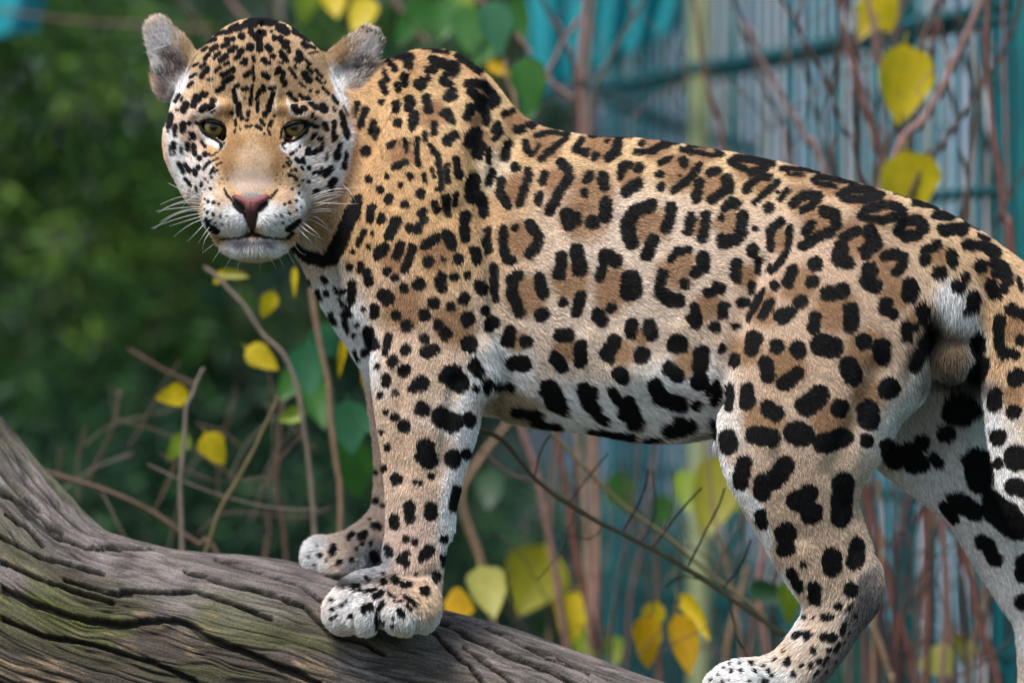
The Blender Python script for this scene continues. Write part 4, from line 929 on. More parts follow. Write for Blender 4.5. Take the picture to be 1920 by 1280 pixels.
l_.new(nt.outputs['Fac'], rm.inputs[0]); l_.new(a_.outputs['Color'], mx.inputs[6]); l_.new(rm.outputs[0], mx.inputs[7]); l_.new(mx.outputs[2], b_.inputs['Base Color'])
nt2 = n_.new('ShaderNodeTexNoise'); nt2.inputs['Scale'].default_value = 1300; nt2.inputs['Detail'].default_value = 3; l_.new(tcn.outputs['Object'], nt2.inputs['Vector'])
bp2 = n_.new('ShaderNodeBump'); bp2.inputs['Strength'].default_value = .6; bp2.inputs['Distance'].default_value = .0008; l_.new(nt2.outputs['Fac'], bp2.inputs['Height'])
bp = n_.new('ShaderNodeBump'); l_.new(bp2.outputs[0], bp.inputs['Normal']); bp.inputs['Strength'].default_value = .9; bp.inputs['Distance'].default_value = .0016
l_.new(nt.outputs['Fac'], bp.inputs['Height']); l_.new(bp.outputs[0], b_.inputs['Normal'])
b_.inputs['Roughness'].default_value = .75; b_.inputs['Specular IOR Level'].default_value = .3
log_me = mesh_np('fallen_log', Vl, LQ)
set_color(log_me, 'coat', cl)
log = link('fallen_log', log_me, WOOD)
tag(log, 'weathered grey tree trunk with mossy cracks lying under the spotted cat', 'log')
# ------------------------------------------------------------------ ground, wall, fence and planting behind
def noise_color_mat(name, c0, c1, scale, rough=.8, spec=.2, detail=5):
    m, n, l, b = material(name)
    tc = n.new('ShaderNodeTexCoord'); t = n.new('ShaderNodeTexNoise'); t.inputs['Scale'].default_value = scale; t.inputs['Detail'].default_value = detail
    l.new(tc.outputs['Object'], t.inputs['Vector'])
    r = n.new('ShaderNodeValToRGB'); r.color_ramp.elements[0].position = .3; r.color_ramp.elements[1].position = .7
    r.color_ramp.elements[0].color = (*c0, 1); r.color_ramp.elements[1].color = (*c1, 1)
    l.new(t.outputs['Fac'], r.inputs[0]); l.new(r.outputs[0], b.inputs['Base Color'])
    b.inputs['Roughness'].default_value = rough; b.inputs['Specular IOR Level'].default_value = spec
    return m

def box_mesh(name, sx, sy, sz, bev=.003):
    import bmesh
    bm = bmesh.new(); bmesh.ops.create_cube(bm, size=1)
    for v in bm.verts: v.co = (v.co.x * sx, v.co.y * sy, (v.co.z + .5) * sz)
    if bev: bmesh.ops.bevel(bm, geom=list(bm.edges), offset=bev, segments=1, affect='EDGES')
    me = bpy.data.meshes.new(name); bm.to_mesh(me); bm.free()
    return me

gn = 80
gx, gy = np.meshgrid(np.linspace(-40, 40, gn), np.linspace(-20, 60, gn), indexing='ij')
gz = .12 * (fbm(gx * .7 + 50, gy * .7 + 50, None, 5, 3) - .5)
gi = np.arange(gn * gn).reshape(gn, gn)
ground = link('ground', mesh_np('ground', np.stack([gx, gy, gz], -1).reshape(-1, 3), np.stack([gi[:-1, :-1], gi[1:, :-1], gi[1:, 1:], gi[:-1, 1:]], -1).reshape(-1, 4)),
              noise_color_mat('soil_and_grass', (.035, .030, .018), (.05, .075, .025), 2.5))
tag(ground, kind='structure')

# ---- boarded wall of the enclosure, weathered pale paint
wall_y = 4.2
wall = empty('boarded_wall', (1.0, wall_y, 0), 'pale lavender grey wall of upright boards far behind the wire fence', 'wall')
BCOL = [(.50, .54, .76), (.36, .48, .64), (.60, .58, .68), (.26, .42, .52), (.07, .28, .36), (.46, .52, .74), (.44, .42, .42), (.02, .20, .25)]
BM = [noise_color_mat('board_paint', (c[0] * .75 + .05, c[1] * .75 + .14, c[2] * .75 + .17), tuple(min(x * 1.5, .9) for x in c), 3.2, .6, .3) for c in BCOL]
x = -.65; i = 0
while x < 3.2:
    i += 1
    dark = i % 3 == 0
    w = (.014 + .022 * random.random()) if dark else (.022 + .05 * random.random() ** 1.5)
    b_ = link('board', box_mesh('board', w - .004, .03, 3.6 + .1 * random.random()), BM[random.choice([4, 7, 3]) if dark else random.choice([0, 1, 2, 2, 5, 6, 3])], wall)
    b_.location = (x + w / 2, wall_y + .02 * random.random(), -.02); b_.rotation_euler = (0, random.uniform(-.012, .012), 0)
    x += w
for z in (.5, 1.55, 2.35):
    r_ = link('rail', box_mesh('rail', 4.4, .06, .09), BM[4], wall); r_.location = (1.45, wall_y + .06, z)

# ---- teal fence that comes towards the viewer on the right
TEAL = noise_color_mat('teal_paint', (.006, .10, .115), (.012, .17, .18), 9, .45, .4)
DTEAL = noise_color_mat('dark_teal_wire', (.004, .055, .065), (.008, .085, .095), 20, .5, .4)
fa, fb = np.array([.80, .92]), np.array([.20, 3.0])
fence = empty('wire_fence', (fa[0], fa[1], 0), 'teal wire mesh fence with a broad post at the right edge', 'fence')
for t, w in ((0.02, .075), (.27, .026), (1.0, .018)):
    p = fa + (fb - fa) * t
    me = box_mesh('post', w, w, 2.6, .006)
    o = link('post', me, TEAL, fence); o.location = (p[0], p[1] + .02, -.02)
for h in (.55, .80, 1.02, 1.25, 1.48, 1.73, 1.99, 2.22, 2.45):
    P_ = np.array([[*(fa + (fb - fa) * t), h] for t in np.linspace(0, 1, 6)])
    vt, ft = tube(P_, .009, 6)
    link('rail', mesh_np('rail', vt, ft), DTEAL, fence)
WV2, WF2, off = [], [], 0
for t in np.linspace(.02, .985, 46):
    p = fa + (fb - fa) * t
    vt, ft = tube(np.array([[p[0], p[1] - .012, .02], [p[0], p[1] - .012, 1.3], [p[0], p[1] - .012, 2.5]]), .0052, 4)
    WV2.append(vt); WF2.append(ft + off); off += len(vt)
wm_ = link('wire_mesh', mesh_np('wire_mesh', np.concatenate(WV2), np.concatenate(WF2)), DTEAL, fence); wm_['kind'] = 'stuff'

# ---- teal sheets
def sheet(name, label, corners, mat, waves=5, amp=.03):
    a, b, c, d = [np.array(W(*q)) for q in corners]       # top left, top right, bottom right, bottom left
    n = 24; VV = []
    for i in range(n + 1):
        for j in range(n + 1):
            u, v = i / n, j / n
            p = (a * (1 - u) + b * u) * (1 - v) + (d * (1 - u) + c * u) * v
            VV.append(p + np.array([0, amp * math.sin(u * waves * 6.28 + 2 * v), 0]))
    FF = [(i * (n + 1) + j, (i + 1) * (n + 1) + j, (i + 1) * (n + 1) + j + 1, i * (n + 1) + j + 1) for i in range(n) for j in range(n)]
    o = link(name, mesh_np(name, VV, FF), mat)
    sm = o.modifiers.new('thickness', 'SOLIDIFY'); sm.thickness = .004
    return tag(o, label, 'tarpaulin')
SHEET = noise_color_mat('teal_sheet', (.006, .20, .25), (.02, .33, .38), 7, .5, .4)
sheet('tarpaulin', 'bright teal sheet hanging behind the bare stems above the back', [(985, -160, 2.4), (1330, -160, 2.4), (1270, 60, 2.4), (1000, 190, 2.4)], SHEET)
sheet('tarpaulin', 'blue teal sheet glimpsed in the upper left corner behind the bushes', [(-120, -120, 2.2), (100, -120, 2.2), (70, 60, 2.2), (-120, 95, 2.2)], SHEET, 2, .02)
path = catmull([(.785, 1.62), (1.02, 1.50), (1.22, 1.0), (1.40, .2), (1.55, -.7), (1.62, -1.5)], 8)  # out-of-view run towards the camera added to block sky and bounce teal
VV, FF = [], []
for i, (x, y) in enumerate(path):
    for j in range(13):
        z = 2.9 * j / 12
        VV.append((x + .012 * math.sin(i * 1.3 + z), y + .018 * math.sin(i * 1.7 + 2 * z), z))
for i in range(len(path) - 1):
    for j in range(12):
        a0 = i * 13 + j
        FF.append((a0, a0 + 13, a0 + 14, a0 + 1))
o = link('tarpaulin', mesh_np('tarpaulin', VV, FF), SHEET)
o.modifiers.new('thickness', 'SOLIDIFY').thickness = .004
tag(o, 'bright teal sheet along the right edge behind the red stem', 'tarpaulin')
# slack teal straps across the gap
for lab, pts in (('dark teal strap sagging across the wall above the loin', [(1090, 165, 2.6), (1180, 200, 2.55), (1290, 245, 2.5), (1420, 285, 2.4)]),
                 ('long dark teal strap rising to the right behind the stems', [(1130, 165, 2.3), (1300, 130, 2.0), (1500, 95, 1.7), (1700, 50, 1.4), (1900, 10, 1.1)])):
    P_ = np.array([W(*q) for q in catmull(pts, 5)])
    vt, ft = tube(P_, .012, 8)
    o = link('strap', mesh_np('strap', vt, ft), DTEAL); tag(o, lab, 'strap')
# pale bamboo pole
P_ = np.array([W(1312, y, 2.1) for y in np.linspace(-250, 1700, 30)]); P_[-1, 2] = 0
vt, ft = tube(P_, .020, 8)
tag(link('bamboo_pole', mesh_np('bamboo_pole', vt, ft), noise_color_mat('bamboo', (.22, .27, .13), (.32, .36, .20), 12)), 'pale green bamboo pole standing upright above the loin', 'pole')

# ---- leafy bushes
def leaf_material(name):
    m, n, l, b = material(name)
    a = n.new('ShaderNodeAttribute'); a.attribute_name = 'coat'
    tr = n.new('ShaderNodeBsdfTranslucent'); mixs = n.new('ShaderNodeMixShader'); mixs.inputs[0].default_value = .35
    l.new(a.outputs['Color'], b.inputs['Base Color']); l.new(a.outputs['Color'], tr.inputs['Color'])
    b.inputs['Roughness'].default_value = .5; b.inputs['Specular IOR Level'].default_value = .3
    l.new(b.outputs[0], mixs.inputs[1]); l.new(tr.outputs[0], mixs.inputs[2]); l.new(mixs.outputs[0], n['Material Output'].inputs['Surface'])
    return m
FOL = leaf_material('foliage')
BARK = noise_color_mat('bark', (.05, .035, .025), (.12, .085, .06), 30)

def bush(name, label, cat, px, d, rad, z0, z1, n, size, pal, group=None, narrow=0.0, drop=0.0):
    """bush centred over photo column px at depth d: crown between heights z0 and z1, leaf-sized faces in clumps"""
    d = d * 1.45 + .2; X = W(px, 640, d)[0]; rad *= 1.35; n = int(n * 2.2); size *= .80; z0, z1 = CAM_H + (z0 - CAM_H) * 1.3, CAM_H + (z1 - CAM_H) * 1.3; z0 = max(z0, .15)
    root = empty(name, (X, d, 0), label, cat, group)
    nc = max(8, n // 90)
    zc = z0 + (z1 - z0) * rng.random(nc)
    prof = np.sqrt(np.clip(1 - ((zc - (z0 + z1) / 2) / ((z1 - z0) / 2 * 1.08)) ** 2, .05, 1)) * (1 - narrow * (zc - z0) / (z1 - z0))
    th = rng.random(nc) * 6.283; rr = np.sqrt(rng.random(nc)) * rad * prof
    C0 = np.stack([rr * np.cos(th), rr * np.sin(th) * .8, zc], 1)
    ci = rng.integers(0, nc, n)
    P = C0[ci] + rng.standard_normal((n, 3)) * np.array([.085, .085, .075]) * (rad / .6) ** .5
    dr = rng.standard_normal((n, 3)); dr[:, 2] -= drop; dr /= np.linalg.norm(dr, axis=1, keepdims=True)
    sd_ = np.cross(dr, rng.standard_normal((n, 3))); sd_ /= np.linalg.norm(sd_, axis=1, keepdims=True)
    nn = np.cross(dr, sd_)
    s = size * (.6 + .8 * rng.random(n))[:, None]
    Vb = np.stack([P, P + dr * s * .45 + sd_ * s * .10 + nn * s * .05, P + dr * s, P + dr * s * .45 - sd_ * s * .10 + nn * s * .05], 1).reshape(-1, 3)
    Fb = np.arange(n * 4).reshape(n, 4)
    cc = np.array(pal)[np.minimum((rng.random(nc) ** 1.4 * len(pal)).astype(int), len(pal) - 1)][ci] * (.6 + .8 * rng.random(n))[:, None]
    me = mesh_np('crown', Vb + np.array([X, d, 0]), Fb, smooth=False)
    set_color(me, 'coat', np.repeat(cc, 4, axis=0))
    o = link('crown', me, FOL, root)
    # trunk with limbs reaching into the crown
    VT, FT, off = [], [], 0
    tops = C0[rng.choice(nc, min(7, nc), replace=False)]
    for k_, tp in enumerate(tops):
        a = np.array([.02 * math.cos(k_), .02 * math.sin(k_), -.03]); m_ = np.array([tp[0] * .35, tp[1] * .35, z0 * .5 + tp[2] * .35])
        pts = catmull([a, m_, tp], 5)
        vt, ft = tube(pts + np.array([X, d, 0]), np.linspace(.022 * rad + .006, .004, len(pts)), 6)
        VT.append(vt); FT.append(ft + off); off += len(vt)
    link('trunk', mesh_np('trunk', np.concatenate(VT), np.concatenate(FT)), BARK, root)
    return root
G1 = [(0.0204, 0.0663, 0.0204), (0.0298, 0.0952, 0.0263), (0.0442, 0.1249, 0.0298), (0.0663, 0.1691, 0.0357), (0.1088, 0.2193, 0.0408)]
G2 = [(0.024, 0.0816, 0.0256), (0.0416, 0.1168, 0.028), (0.0696, 0.1752, 0.0304), (0.1288, 0.2336, 0.0328)]
G3 = [(0.0148, 0.0467, 0.0271), (0.0197, 0.0623, 0.0328), (0.0295, 0.0861, 0.0361), (0.0418, 0.1156, 0.0443)]
grp = 'evergreen bushes behind the log on the left'
bush('evergreen_bush', 'yellow green bush filling the upper left corner', 'bush', 60, 2.4, .55, 1.35, 2.45, 4200, .085, G2, grp)
bush('evergreen_bush', 'dark green bush just above the rising end of the log', 'bush', 40, 2.0, .50, .5, 1.35, 3600, .075, G3, grp)
bush('evergreen_bush', 'green bush behind the left ear of the spotted cat', 'bush', 330, 2.7, .55, 1.2, 2.5, 4200, .08, G1, grp)
bush('evergreen_bush', 'dark green bush below the chin of the spotted cat', 'bush', 360, 2.2, .50, .4, 1.4, 3800, .075, G3, grp)
bush('evergreen_bush', 'green bush behind the top of the head', 'bush', 640, 3.0, .55, 1.2, 2.6, 3800, .085, G1, grp)
bush('evergreen_bush', 'dark green bush behind the chest and far foreleg', 'bush', 640, 2.4, .45, .3, 1.4, 3200, .075, G3, grp)
bush('evergreen_bush', 'leafy green bush rising behind the shoulder hump', 'bush', 850, 2.6, .30, 1.4, 2.5, 2400, .09, G1, grp)
bush('evergreen_bush', 'low dark green bush behind the forelegs and belly', 'bush', 930, 2.3, .35, .2, 1.25, 2400, .08, G3, grp)
bush('evergreen_bush', 'low green bush behind the belly near the hanging yellow leaves', 'bush', 1230, 2.2, .32, .2, 1.12, 1500, .09, G1, grp)
bush('evergreen_bush', 'low green bush seen between the hind legs', 'bush', 1560, 2.4, .30, .1, .95, 1200, .09, G1, grp)
bush('evergreen_bush', 'tall far bush closing the view at the left edge', 'bush', -420, 4.4, 1.7, .2, 3.4, 11000, .11, G3, grp)
bush('evergreen_bush', 'tall far bush closing the view behind the head', 'bush', 300, 5.2, 1.1, .2, 3.4, 6500, .10, G1, grp)
bush('evergreen_bush', 'tall far bush closing the view behind the shoulders', 'bush', 800, 5.0, .8, .2, 3.2, 5000, .10, G1, grp)

# ---- shrubs with bare stems and autumn leaves
def stem_mat(c):
    return noise_color_mat('stem_bark', tuple(x * .65 for x in c), c, 60, .6, .3)
SM = {'red': stem_mat((.20, .085, .07)), 'pink': stem_mat((.30, .17, .15)), 'dark': stem_mat((.075, .045, .042)), 'brown': stem_mat((.16, .10, .075)), 'olive': stem_mat((.19, .15, .075)), 'grey': stem_mat((.26, .21, .17)), 'tan': stem_mat((.34, .22, .14))}

def stem(root, pts, r, d, mat, ground=True, name='stem', d2=None):
    """a bare stem through photo pixels at depth d; rooted stems run on down to the soil by the root"""
    n = len(pts); d = d if d < .32 else d * 1.35
    dd = np.linspace(d, d if d2 is None else d2, n)
    P = [np.array(W(x, y, q)) for (x, y), q in zip(pts, dd)]
    R = list(np.linspace(r * .85, r, n) / PPM)
    if ground:
        base = np.array(root.location) + np.array([rng.uniform(-.06, .06), rng.uniform(-.06, .06), -.03])
        a = P[-1]; dz = a[2]
        tdir = (P[-1] - P[-2]); tdir /= abs(tdir[2]) + 1e-6
        m1 = a + np.clip(tdir, -1, 1) * dz * .3; m1[2] = dz * .66
        m1 = m1 * .6 + (a * .6 + base * .4) * .4; m1[2] = dz * .66
        m2 = m1 * .35 + base * .65; m2[2] = dz * .3
        P += [m1, m2, base]; R += [r * 1.05 / PPM, r * 1.15 / PPM, r * 1.3 / PPM]
    PR = catmull(np.concatenate([np.array(P), np.array(R)[:, None]], 1), 4)
    PR[:, 3] *= 1 + .45 * (vnoise(np.arange(len(PR)) * .9, np.full(len(PR), r * 7.0 + P[0][0] * 50), None, 77) - .5)
    PR[:, 0] += .004 * (vnoise(np.arange(len(PR)) * .5, np.full(len(PR), P[0][0] * 90), None, 78) - .5)
    vt, ft = tube(PR[:, :3], np.maximum(PR[:, 3], .0008), 7)
    return link(name, mesh_np(name, vt, ft), SM[mat], root)

sC = empty('twiggy_shrub', (W(430, 0, .45)[0], .45, 0), 'low shrub of grey twigs and a few yellow leaves behind the log', 'shrub', 'bare stemmed shrubs')
sB = empty('twiggy_shrub', (W(1080, 0, .7)[0], .70, 0), 'pinkish bare stems with yellow leaves seen below the belly', 'shrub', 'bare stemmed shrubs')
sA = empty('twiggy_shrub', (W(1690, 0, .75)[0], .75, 0), 'red brown bare stems with yellow leaves behind the hindquarters', 'shrub', 'bare stemmed shrubs')
for pts, r, d, m in (
    ([(1372, -40), (1379, 0), (1414, 116), (1464, 225), (1489, 306)], 5, .8, 'dark'), ([(1400, 40), (1423, 103), (1482, 206), (1520, 275), (1545, 322)], 6, .75, 'pink'), ([(1445, -40), (1467, 0), (1507, 72), (1551, 162), (1586, 250), (1620, 334)], 5, .6, 'dark'),
    ([(1582, -40), (1579, 0), (1567, 137), (1561, 219), (1565, 322)], 5, .7, 'dark'), ([(1588, -40), (1592, 0), (1598, 94), (1607, 219), (1611, 300)], 5, .75, 'dark'), ([(1764, -40), (1754, 0), (1729, 78), (1686, 212), (1651, 328)], 5, .65, 'brown'),
    ([(1860, -50), (1839, 0), (1789, 119), (1732, 225), (1661, 337)], 10, .62, 'pink'), ([(1855, -50), (1851, 0), (1848, 119), (1864, 250), (1882, 400), (1898, 490)], 7, .5, 'red'), ([(1915, -40), (1910, 19), (1882, 94), (1832, 172), (1757, 287), (1711, 359)], 6, .6, 'dark'),
    ([(1838, 130), (1832, 187), (1820, 312), (1807, 397)], 6, .7, 'brown'), ([(1930, 300), (1912, 330), (1880, 400), (1860, 450)], 3.5, .6, 'dark'),
    ([(1612, 890), (1618, 916), (1646, 1012), (1673, 1125), (1690, 1290)], 8, .6, 'red'), ([(1640, 1100), (1646, 1143), (1650, 1290)], 8, .75, 'red'), ([(1673, 880), (1673, 926), (1679, 1046), (1673, 1184), (1667, 1290)], 5, .55, 'dark'),
    ([(1715, 860), (1708, 909), (1691, 988), (1680, 1053), (1676, 1290)], 6, .8, 'red'), ([(1620, 1120), (1629, 1150), (1667, 1260), (1680, 1310)], 6, .5, 'tan'), ([(1688, 1150), (1694, 1184), (1718, 1290)], 8, .55, 'red'),
    ([(1760, 920), (1777, 964), (1814, 1063), (1835, 1167), (1872, 1290)], 9, .6, 'red'), ([(1870, 1050), (1863, 1074), (1835, 1149), (1815, 1290)], 5, .65, 'tan'), ([(1820, 60), (1835, 200), (1850, 330)], 4, .9, 'brown')):
    stem(sA, pts, r, d, m)
for pts, r, d, m in (([(1407, 269), (1514, 187), (1592, 134), (1651, 87)], 2.6, .8, 'brown'), ([(1746, 945), (1704, 978), (1640, 1040), (1600, 1060)], 2.5, .6, 'dark'), ([(1790, 1020), (1732, 1067), (1697, 1150), (1673, 1280)], 3, .55, 'dark'),
    ([(1897, 1194), (1863, 1229), (1821, 1253), (1760, 1290)], 3, .5, 'dark'), ([(1700, 1250), (1740, 1150), (1790, 1100)], 2, .7, 'brown'), ([(1850, 1120), (1800, 1180), (1760, 1290)], 2, .7, 'brown'), ([(1720, 1100), (1760, 1160), (1820, 1200)], 2, .75, 'red'), ([(1735, 1280), (1745, 1180), (1742, 1080)], 2, .7, 'dark'),
    ([(1700, 50), (1660, 120), (1640, 230)], 2.5, .8, 'dark'), ([(1640, 20), (1652, 80), (1655, 140)], 2.5, .7, 'pink'), ([(1330, 125), (1390, 170), (1450, 245)], 2.5, .8, 'dark'), ([(1690, 210), (1692, 250), (1690, 285)], 2.2, .62, 'dark')):
    stem(sA, pts, r, d, m, False, 'twig')
for pts, r, d, m in (
    ([(1100, -40), (1098, 0), (1092, 94), (1086, 156), (1092, 244)], 10, .8, 'pink'), ([(1118, -40), (1108, 60), (1098, 150), (1100, 244)], 7, .9, 'grey'), ([(1000, -40), (1014, 0), (1051, 69), (1076, 125), (1079, 237)], 6, .8, 'dark'), ([(1225, -40), (1207, 0), (1164, 72), (1126, 150), (1110, 240)], 5, .85, 'brown'),
    ([(1296, -40), (1301, 0), (1320, 125), (1342, 219), (1357, 275)], 5, .8, 'red'), ([(970, 760), (978, 801), (1011, 902), (1035, 1044), (1064, 1211), (1075, 1300)], 9, .65, 'pink'), ([(1042, 780), (1047, 817), (1064, 943), (1088, 1065), (1121, 1227), (1130, 1300)], 8, .6, 'red'),
    ([(1116, 800), (1116, 833), (1121, 983), (1121, 1166), (1122, 1300)], 9, .75, 'tan'), ([(965, 775), (950, 797), (901, 862), (865, 935), (909, 1069), (930, 1200)], 8, .8, 'tan'), ([(1228, 1000), (1230, 1044), (1234, 1207), (1236, 1300)], 7, .7, 'brown'), ([(1400, 1060), (1385, 1125), (1364, 1207), (1350, 1300)], 7, .7, 'tan'), ([(1165, 860), (1185, 950), (1215, 1100), (1230, 1290)], 4, .85, 'brown'), ([(945, 110), (950, 140), (960, 175), (970, 210)], 4, .6, 'tan')):
    stem(sB, pts, r, d, m)
for pts, r, d, m in (([(1089, 31), (1057, 78), (1029, 137), (1036, 156), (1073, 187)], 6, .75, 'pink'), ([(964, 62), (980, 80), (997, 102)], 6, .7, 'pink'), ([(892, -10), (912, 14), (934, 33)], 7, .8, 'pink'), ([(735, -5), (765, 40), (800, 78)], 7, 1.0, 'pink'),
    ([(880, 800), (942, 825), (1003, 898), (1084, 955), (1165, 1000), (1246, 1040), (1328, 1093), (1400, 1142), (1490, 1205)], 5.5, .22, 'olive'), ([(1005, 780), (1039, 817), (1104, 886), (1165, 943), (1246, 1004), (1340, 1081), (1440, 1160)], 4.5, .34, 'olive'),
    ([(1291, 1061), (1328, 987), (1360, 914)], 2.2, .2, 'dark'), ([(1226, 1024), (1267, 971), (1315, 914)], 2.2, .22, 'dark'), ([(1165, 1000), (1202, 939), (1215, 880)], 2.2, .24, 'dark'), ([(1064, 943), (1104, 894), (1140, 850)], 2.2, .3, 'dark'), ([(1356, 1105), (1390, 1060), (1410, 1010)], 2.2, .24, 'dark'), ([(1084, 955), (1040, 910), (960, 890), (905, 845)], 2.6, .4, 'brown'),
    ([(1310, 1085), (1280, 1080), (1250, 1100)], 1.8, .24, 'dark'), ([(1200, 1020), (1230, 960), (1225, 880)], 1.8, .3, 'dark'), ([(1246, 1004), (1262, 940), (1260, 880)], 1.8, .34, 'dark'), ([(1130, 985), (1105, 1010), (1060, 1000)], 1.8, .3, 'brown'), ([(1340, 1081), (1375, 1000), (1400, 960)], 2.2, .34, 'brown'), ([(1003, 898), (1010, 850), (1030, 815)], 2, .25, 'dark'), ([(1370, 1120), (1380, 1180), (1400, 1230)], 2, .26, 'dark'), ([(1180, 1190), (1260, 1200), (1370, 1225)], 3, .6, 'brown'), ([(1290, 1130), (1320, 1180), (1345, 1240)], 2.2, .5, 'brown')):
    stem(sB, pts, r, d, m, False, 'twig')
for pts, r, d, m in (([(380, 500), (407, 519), (454, 571), (495, 628), (541, 679), (570, 800), (590, 1040)], 5.5, .42, 'grey'), ([(384, 690), (376, 705), (366, 728), (351, 767), (340, 896), (343, 1030)], 5, .36, 'grey'), ([(520, 740), (516, 756), (480, 834), (449, 896), (387, 1030)], 5, .34, 'olive'),
    ([(80, 880), (88, 885), (206, 922), (289, 963), (371, 1020), (420, 1060)], 6, .40, 'brown'), ([(538, 720), (536, 741), (526, 793), (521, 922), (536, 1060)], 5, .55, 'brown'), ([(584, 540), (588, 576), (614, 715), (627, 844), (640, 1010)], 6.5, .45, 'tan'), ([(500, 950), (505, 1000), (495, 1060)], 5, .6, 'brown')):
    stem(sC, pts, r, d, m)
for pts, r, d, m in (([(240, 653), (248, 658), (309, 695), (361, 720)], 4, .55, 'brown'), ([(225, 735), (222, 741), (206, 818), (165, 901)], 3.5, .6, 'brown'), ([(215, 785), (320, 818), (445, 900)], 2, .5, 'brown'), ([(278, 870), (392, 921), (515, 952), (600, 955)], 1.8, .4, 'grey'), ([(289, 963), (330, 870)], 3, .5, 'brown'), ([(100, 930), (170, 880), (250, 850)], 2, .55, 'grey'), ([(300, 850), (400, 900), (520, 890)], 1.8, .45, 'brown'), ([(150, 940), (145, 870), (160, 800)], 2.4, .55, 'brown'), ([(370, 1000), (430, 960), (560, 970), (620, 950)], 1.8, .5, 'brown'), ([(0, 20), (120, 38), (280, 50), (400, 58)], 6, 1.4, 'brown'), ([(425, -10), (440, 15), (462, 42)], 7, 1.2, 'pink'), ([(330, -10), (360, 30), (385, 70)], 5, 1.3, 'brown'), ([(505, -20), (502, 20), (500, 60)], 7, 1.3, 'dark'), ([(525, -20), (527, 40)], 8, 1.4, 'grey')):
    stem(sC, pts, r, d, m, False, 'twig')

def tangle(root, n, x0, x1, y0, y1, d0, d1, mats):
    for _ in range(n):
        x, y, d = rng.uniform(x0, x1), rng.uniform(y0, y1), rng.uniform(d0, d1)
        a = rng.uniform(-2.4, -.7); ln = rng.uniform(60, 190); pts = []
        for k_ in range(5):
            pts.append((x, y)); x += math.cos(a) * ln / 4; y += math.sin(a) * ln / 4; a += rng.uniform(-.35, .35)
        stem(root, pts[::-1], rng.uniform(1.3, 2.6), d, mats[int(rng.integers(len(mats)))], False, 'twig')
for k_ in range(9):
    x0_ = rng.uniform(1430, 1890); sl = rng.uniform(-60, 60)
    stem(sA, [(x0_ - sl, -40), (x0_ - sl * .4 + rng.uniform(-12, 12), 120), (x0_ + sl * .3, 270), (x0_ + sl * .8, 420)], rng.uniform(3, 6), rng.uniform(.55, 1.0), ['red', 'pink', 'brown', 'dark'][k_ % 4])
for k_ in range(3):
    x0_ = rng.uniform(1630, 1880); sl = rng.uniform(-50, 50)
    stem(sA, [(x0_ - sl, 900), (x0_ - sl * .4 + rng.uniform(-12, 12), 1030), (x0_ + sl * .3, 1160), (x0_ + sl * .6, 1290)], rng.uniform(3, 6), rng.uniform(.5, .95), ['red', 'tan', 'brown', 'red'][k_ % 4])
for k_ in range(3):
    x0_ = rng.uniform(930, 1400); sl = rng.uniform(-50, 50)
    stem(sB, [(x0_ - sl, 800), (x0_ - sl * .4 + rng.uniform(-12, 12), 960), (x0_ + sl * .3, 1120), (x0_ + sl * .6, 1290)], rng.uniform(2.5, 5), rng.uniform(.5, .95), ['pink', 'tan', 'brown', 'red'][k_ % 4])
tangle(sA, 34, 1440, 1900, 60, 380, .55, 1.1, ['dark', 'brown', 'red', 'pink'])
tangle(sA, 34, 1640, 1900, 1020, 1330, .5, 1.0, ['dark', 'brown', 'red', 'tan'])
tangle(sB, 30, 960, 1420, 960, 1330, .3, .9, ['dark', 'brown', 'olive'])
tangle(sB, 10, 1000, 1320, 40, 250, .7, 1.1, ['dark', 'brown', 'pink'])
tangle(sC, 16, 90, 660, 800, 1080, .4, .9, ['brown', 'grey'])

# leaves
def leaf_mesh(name, wid, cup, seed):
    r_ = random.Random(seed); n = 9; VV, FF = [], []
    for i in range(n + 1):
        t = i / n
        hw = wid * .5 * (math.sin(math.pi * min(t * 1.0, 1) ** .62) ** .85 if 0 < t < 1 else 0.0)
        z = -t; bend = (-.18, -.08, .10, -.25, .04)[seed % 5] * t * t
        wav = (.012 + .006 * (seed % 3)) * math.sin((7 + seed) * t + 2 * seed); hw *= 1 + .05 * math.sin(13 * t + seed * 2)
        VV += [(-hw, -cup * hw + bend + wav, z), (0, bend, z), (hw, -cup * hw + bend - wav, z)]
    for i in range(n):
        a = i * 3
        FF += [(a, a + 1, a + 4, a + 3), (a + 1, a + 2, a + 5, a + 4)]
    k0 = len(VV); VV += [(-.012, 0, 0), (.012, 0, 0), (.02, .03, .13), (.04, .03, .13)]
    FF.append((k0, k0 + 1, k0 + 3, k0 + 2))
    return VV, FF
LCOL = {'yel': (.82, .60, .012), 'org': (.85, .48, .010), 'pale': (.62, .58, .13), 'oli': (.36, .34, .02), 'lime': (.30, .42, .03), 'grn': (.06, .21, .03), 'blu': (.05, .21, .085), 'dkg': (.025, .09, .03)}
LM = {}
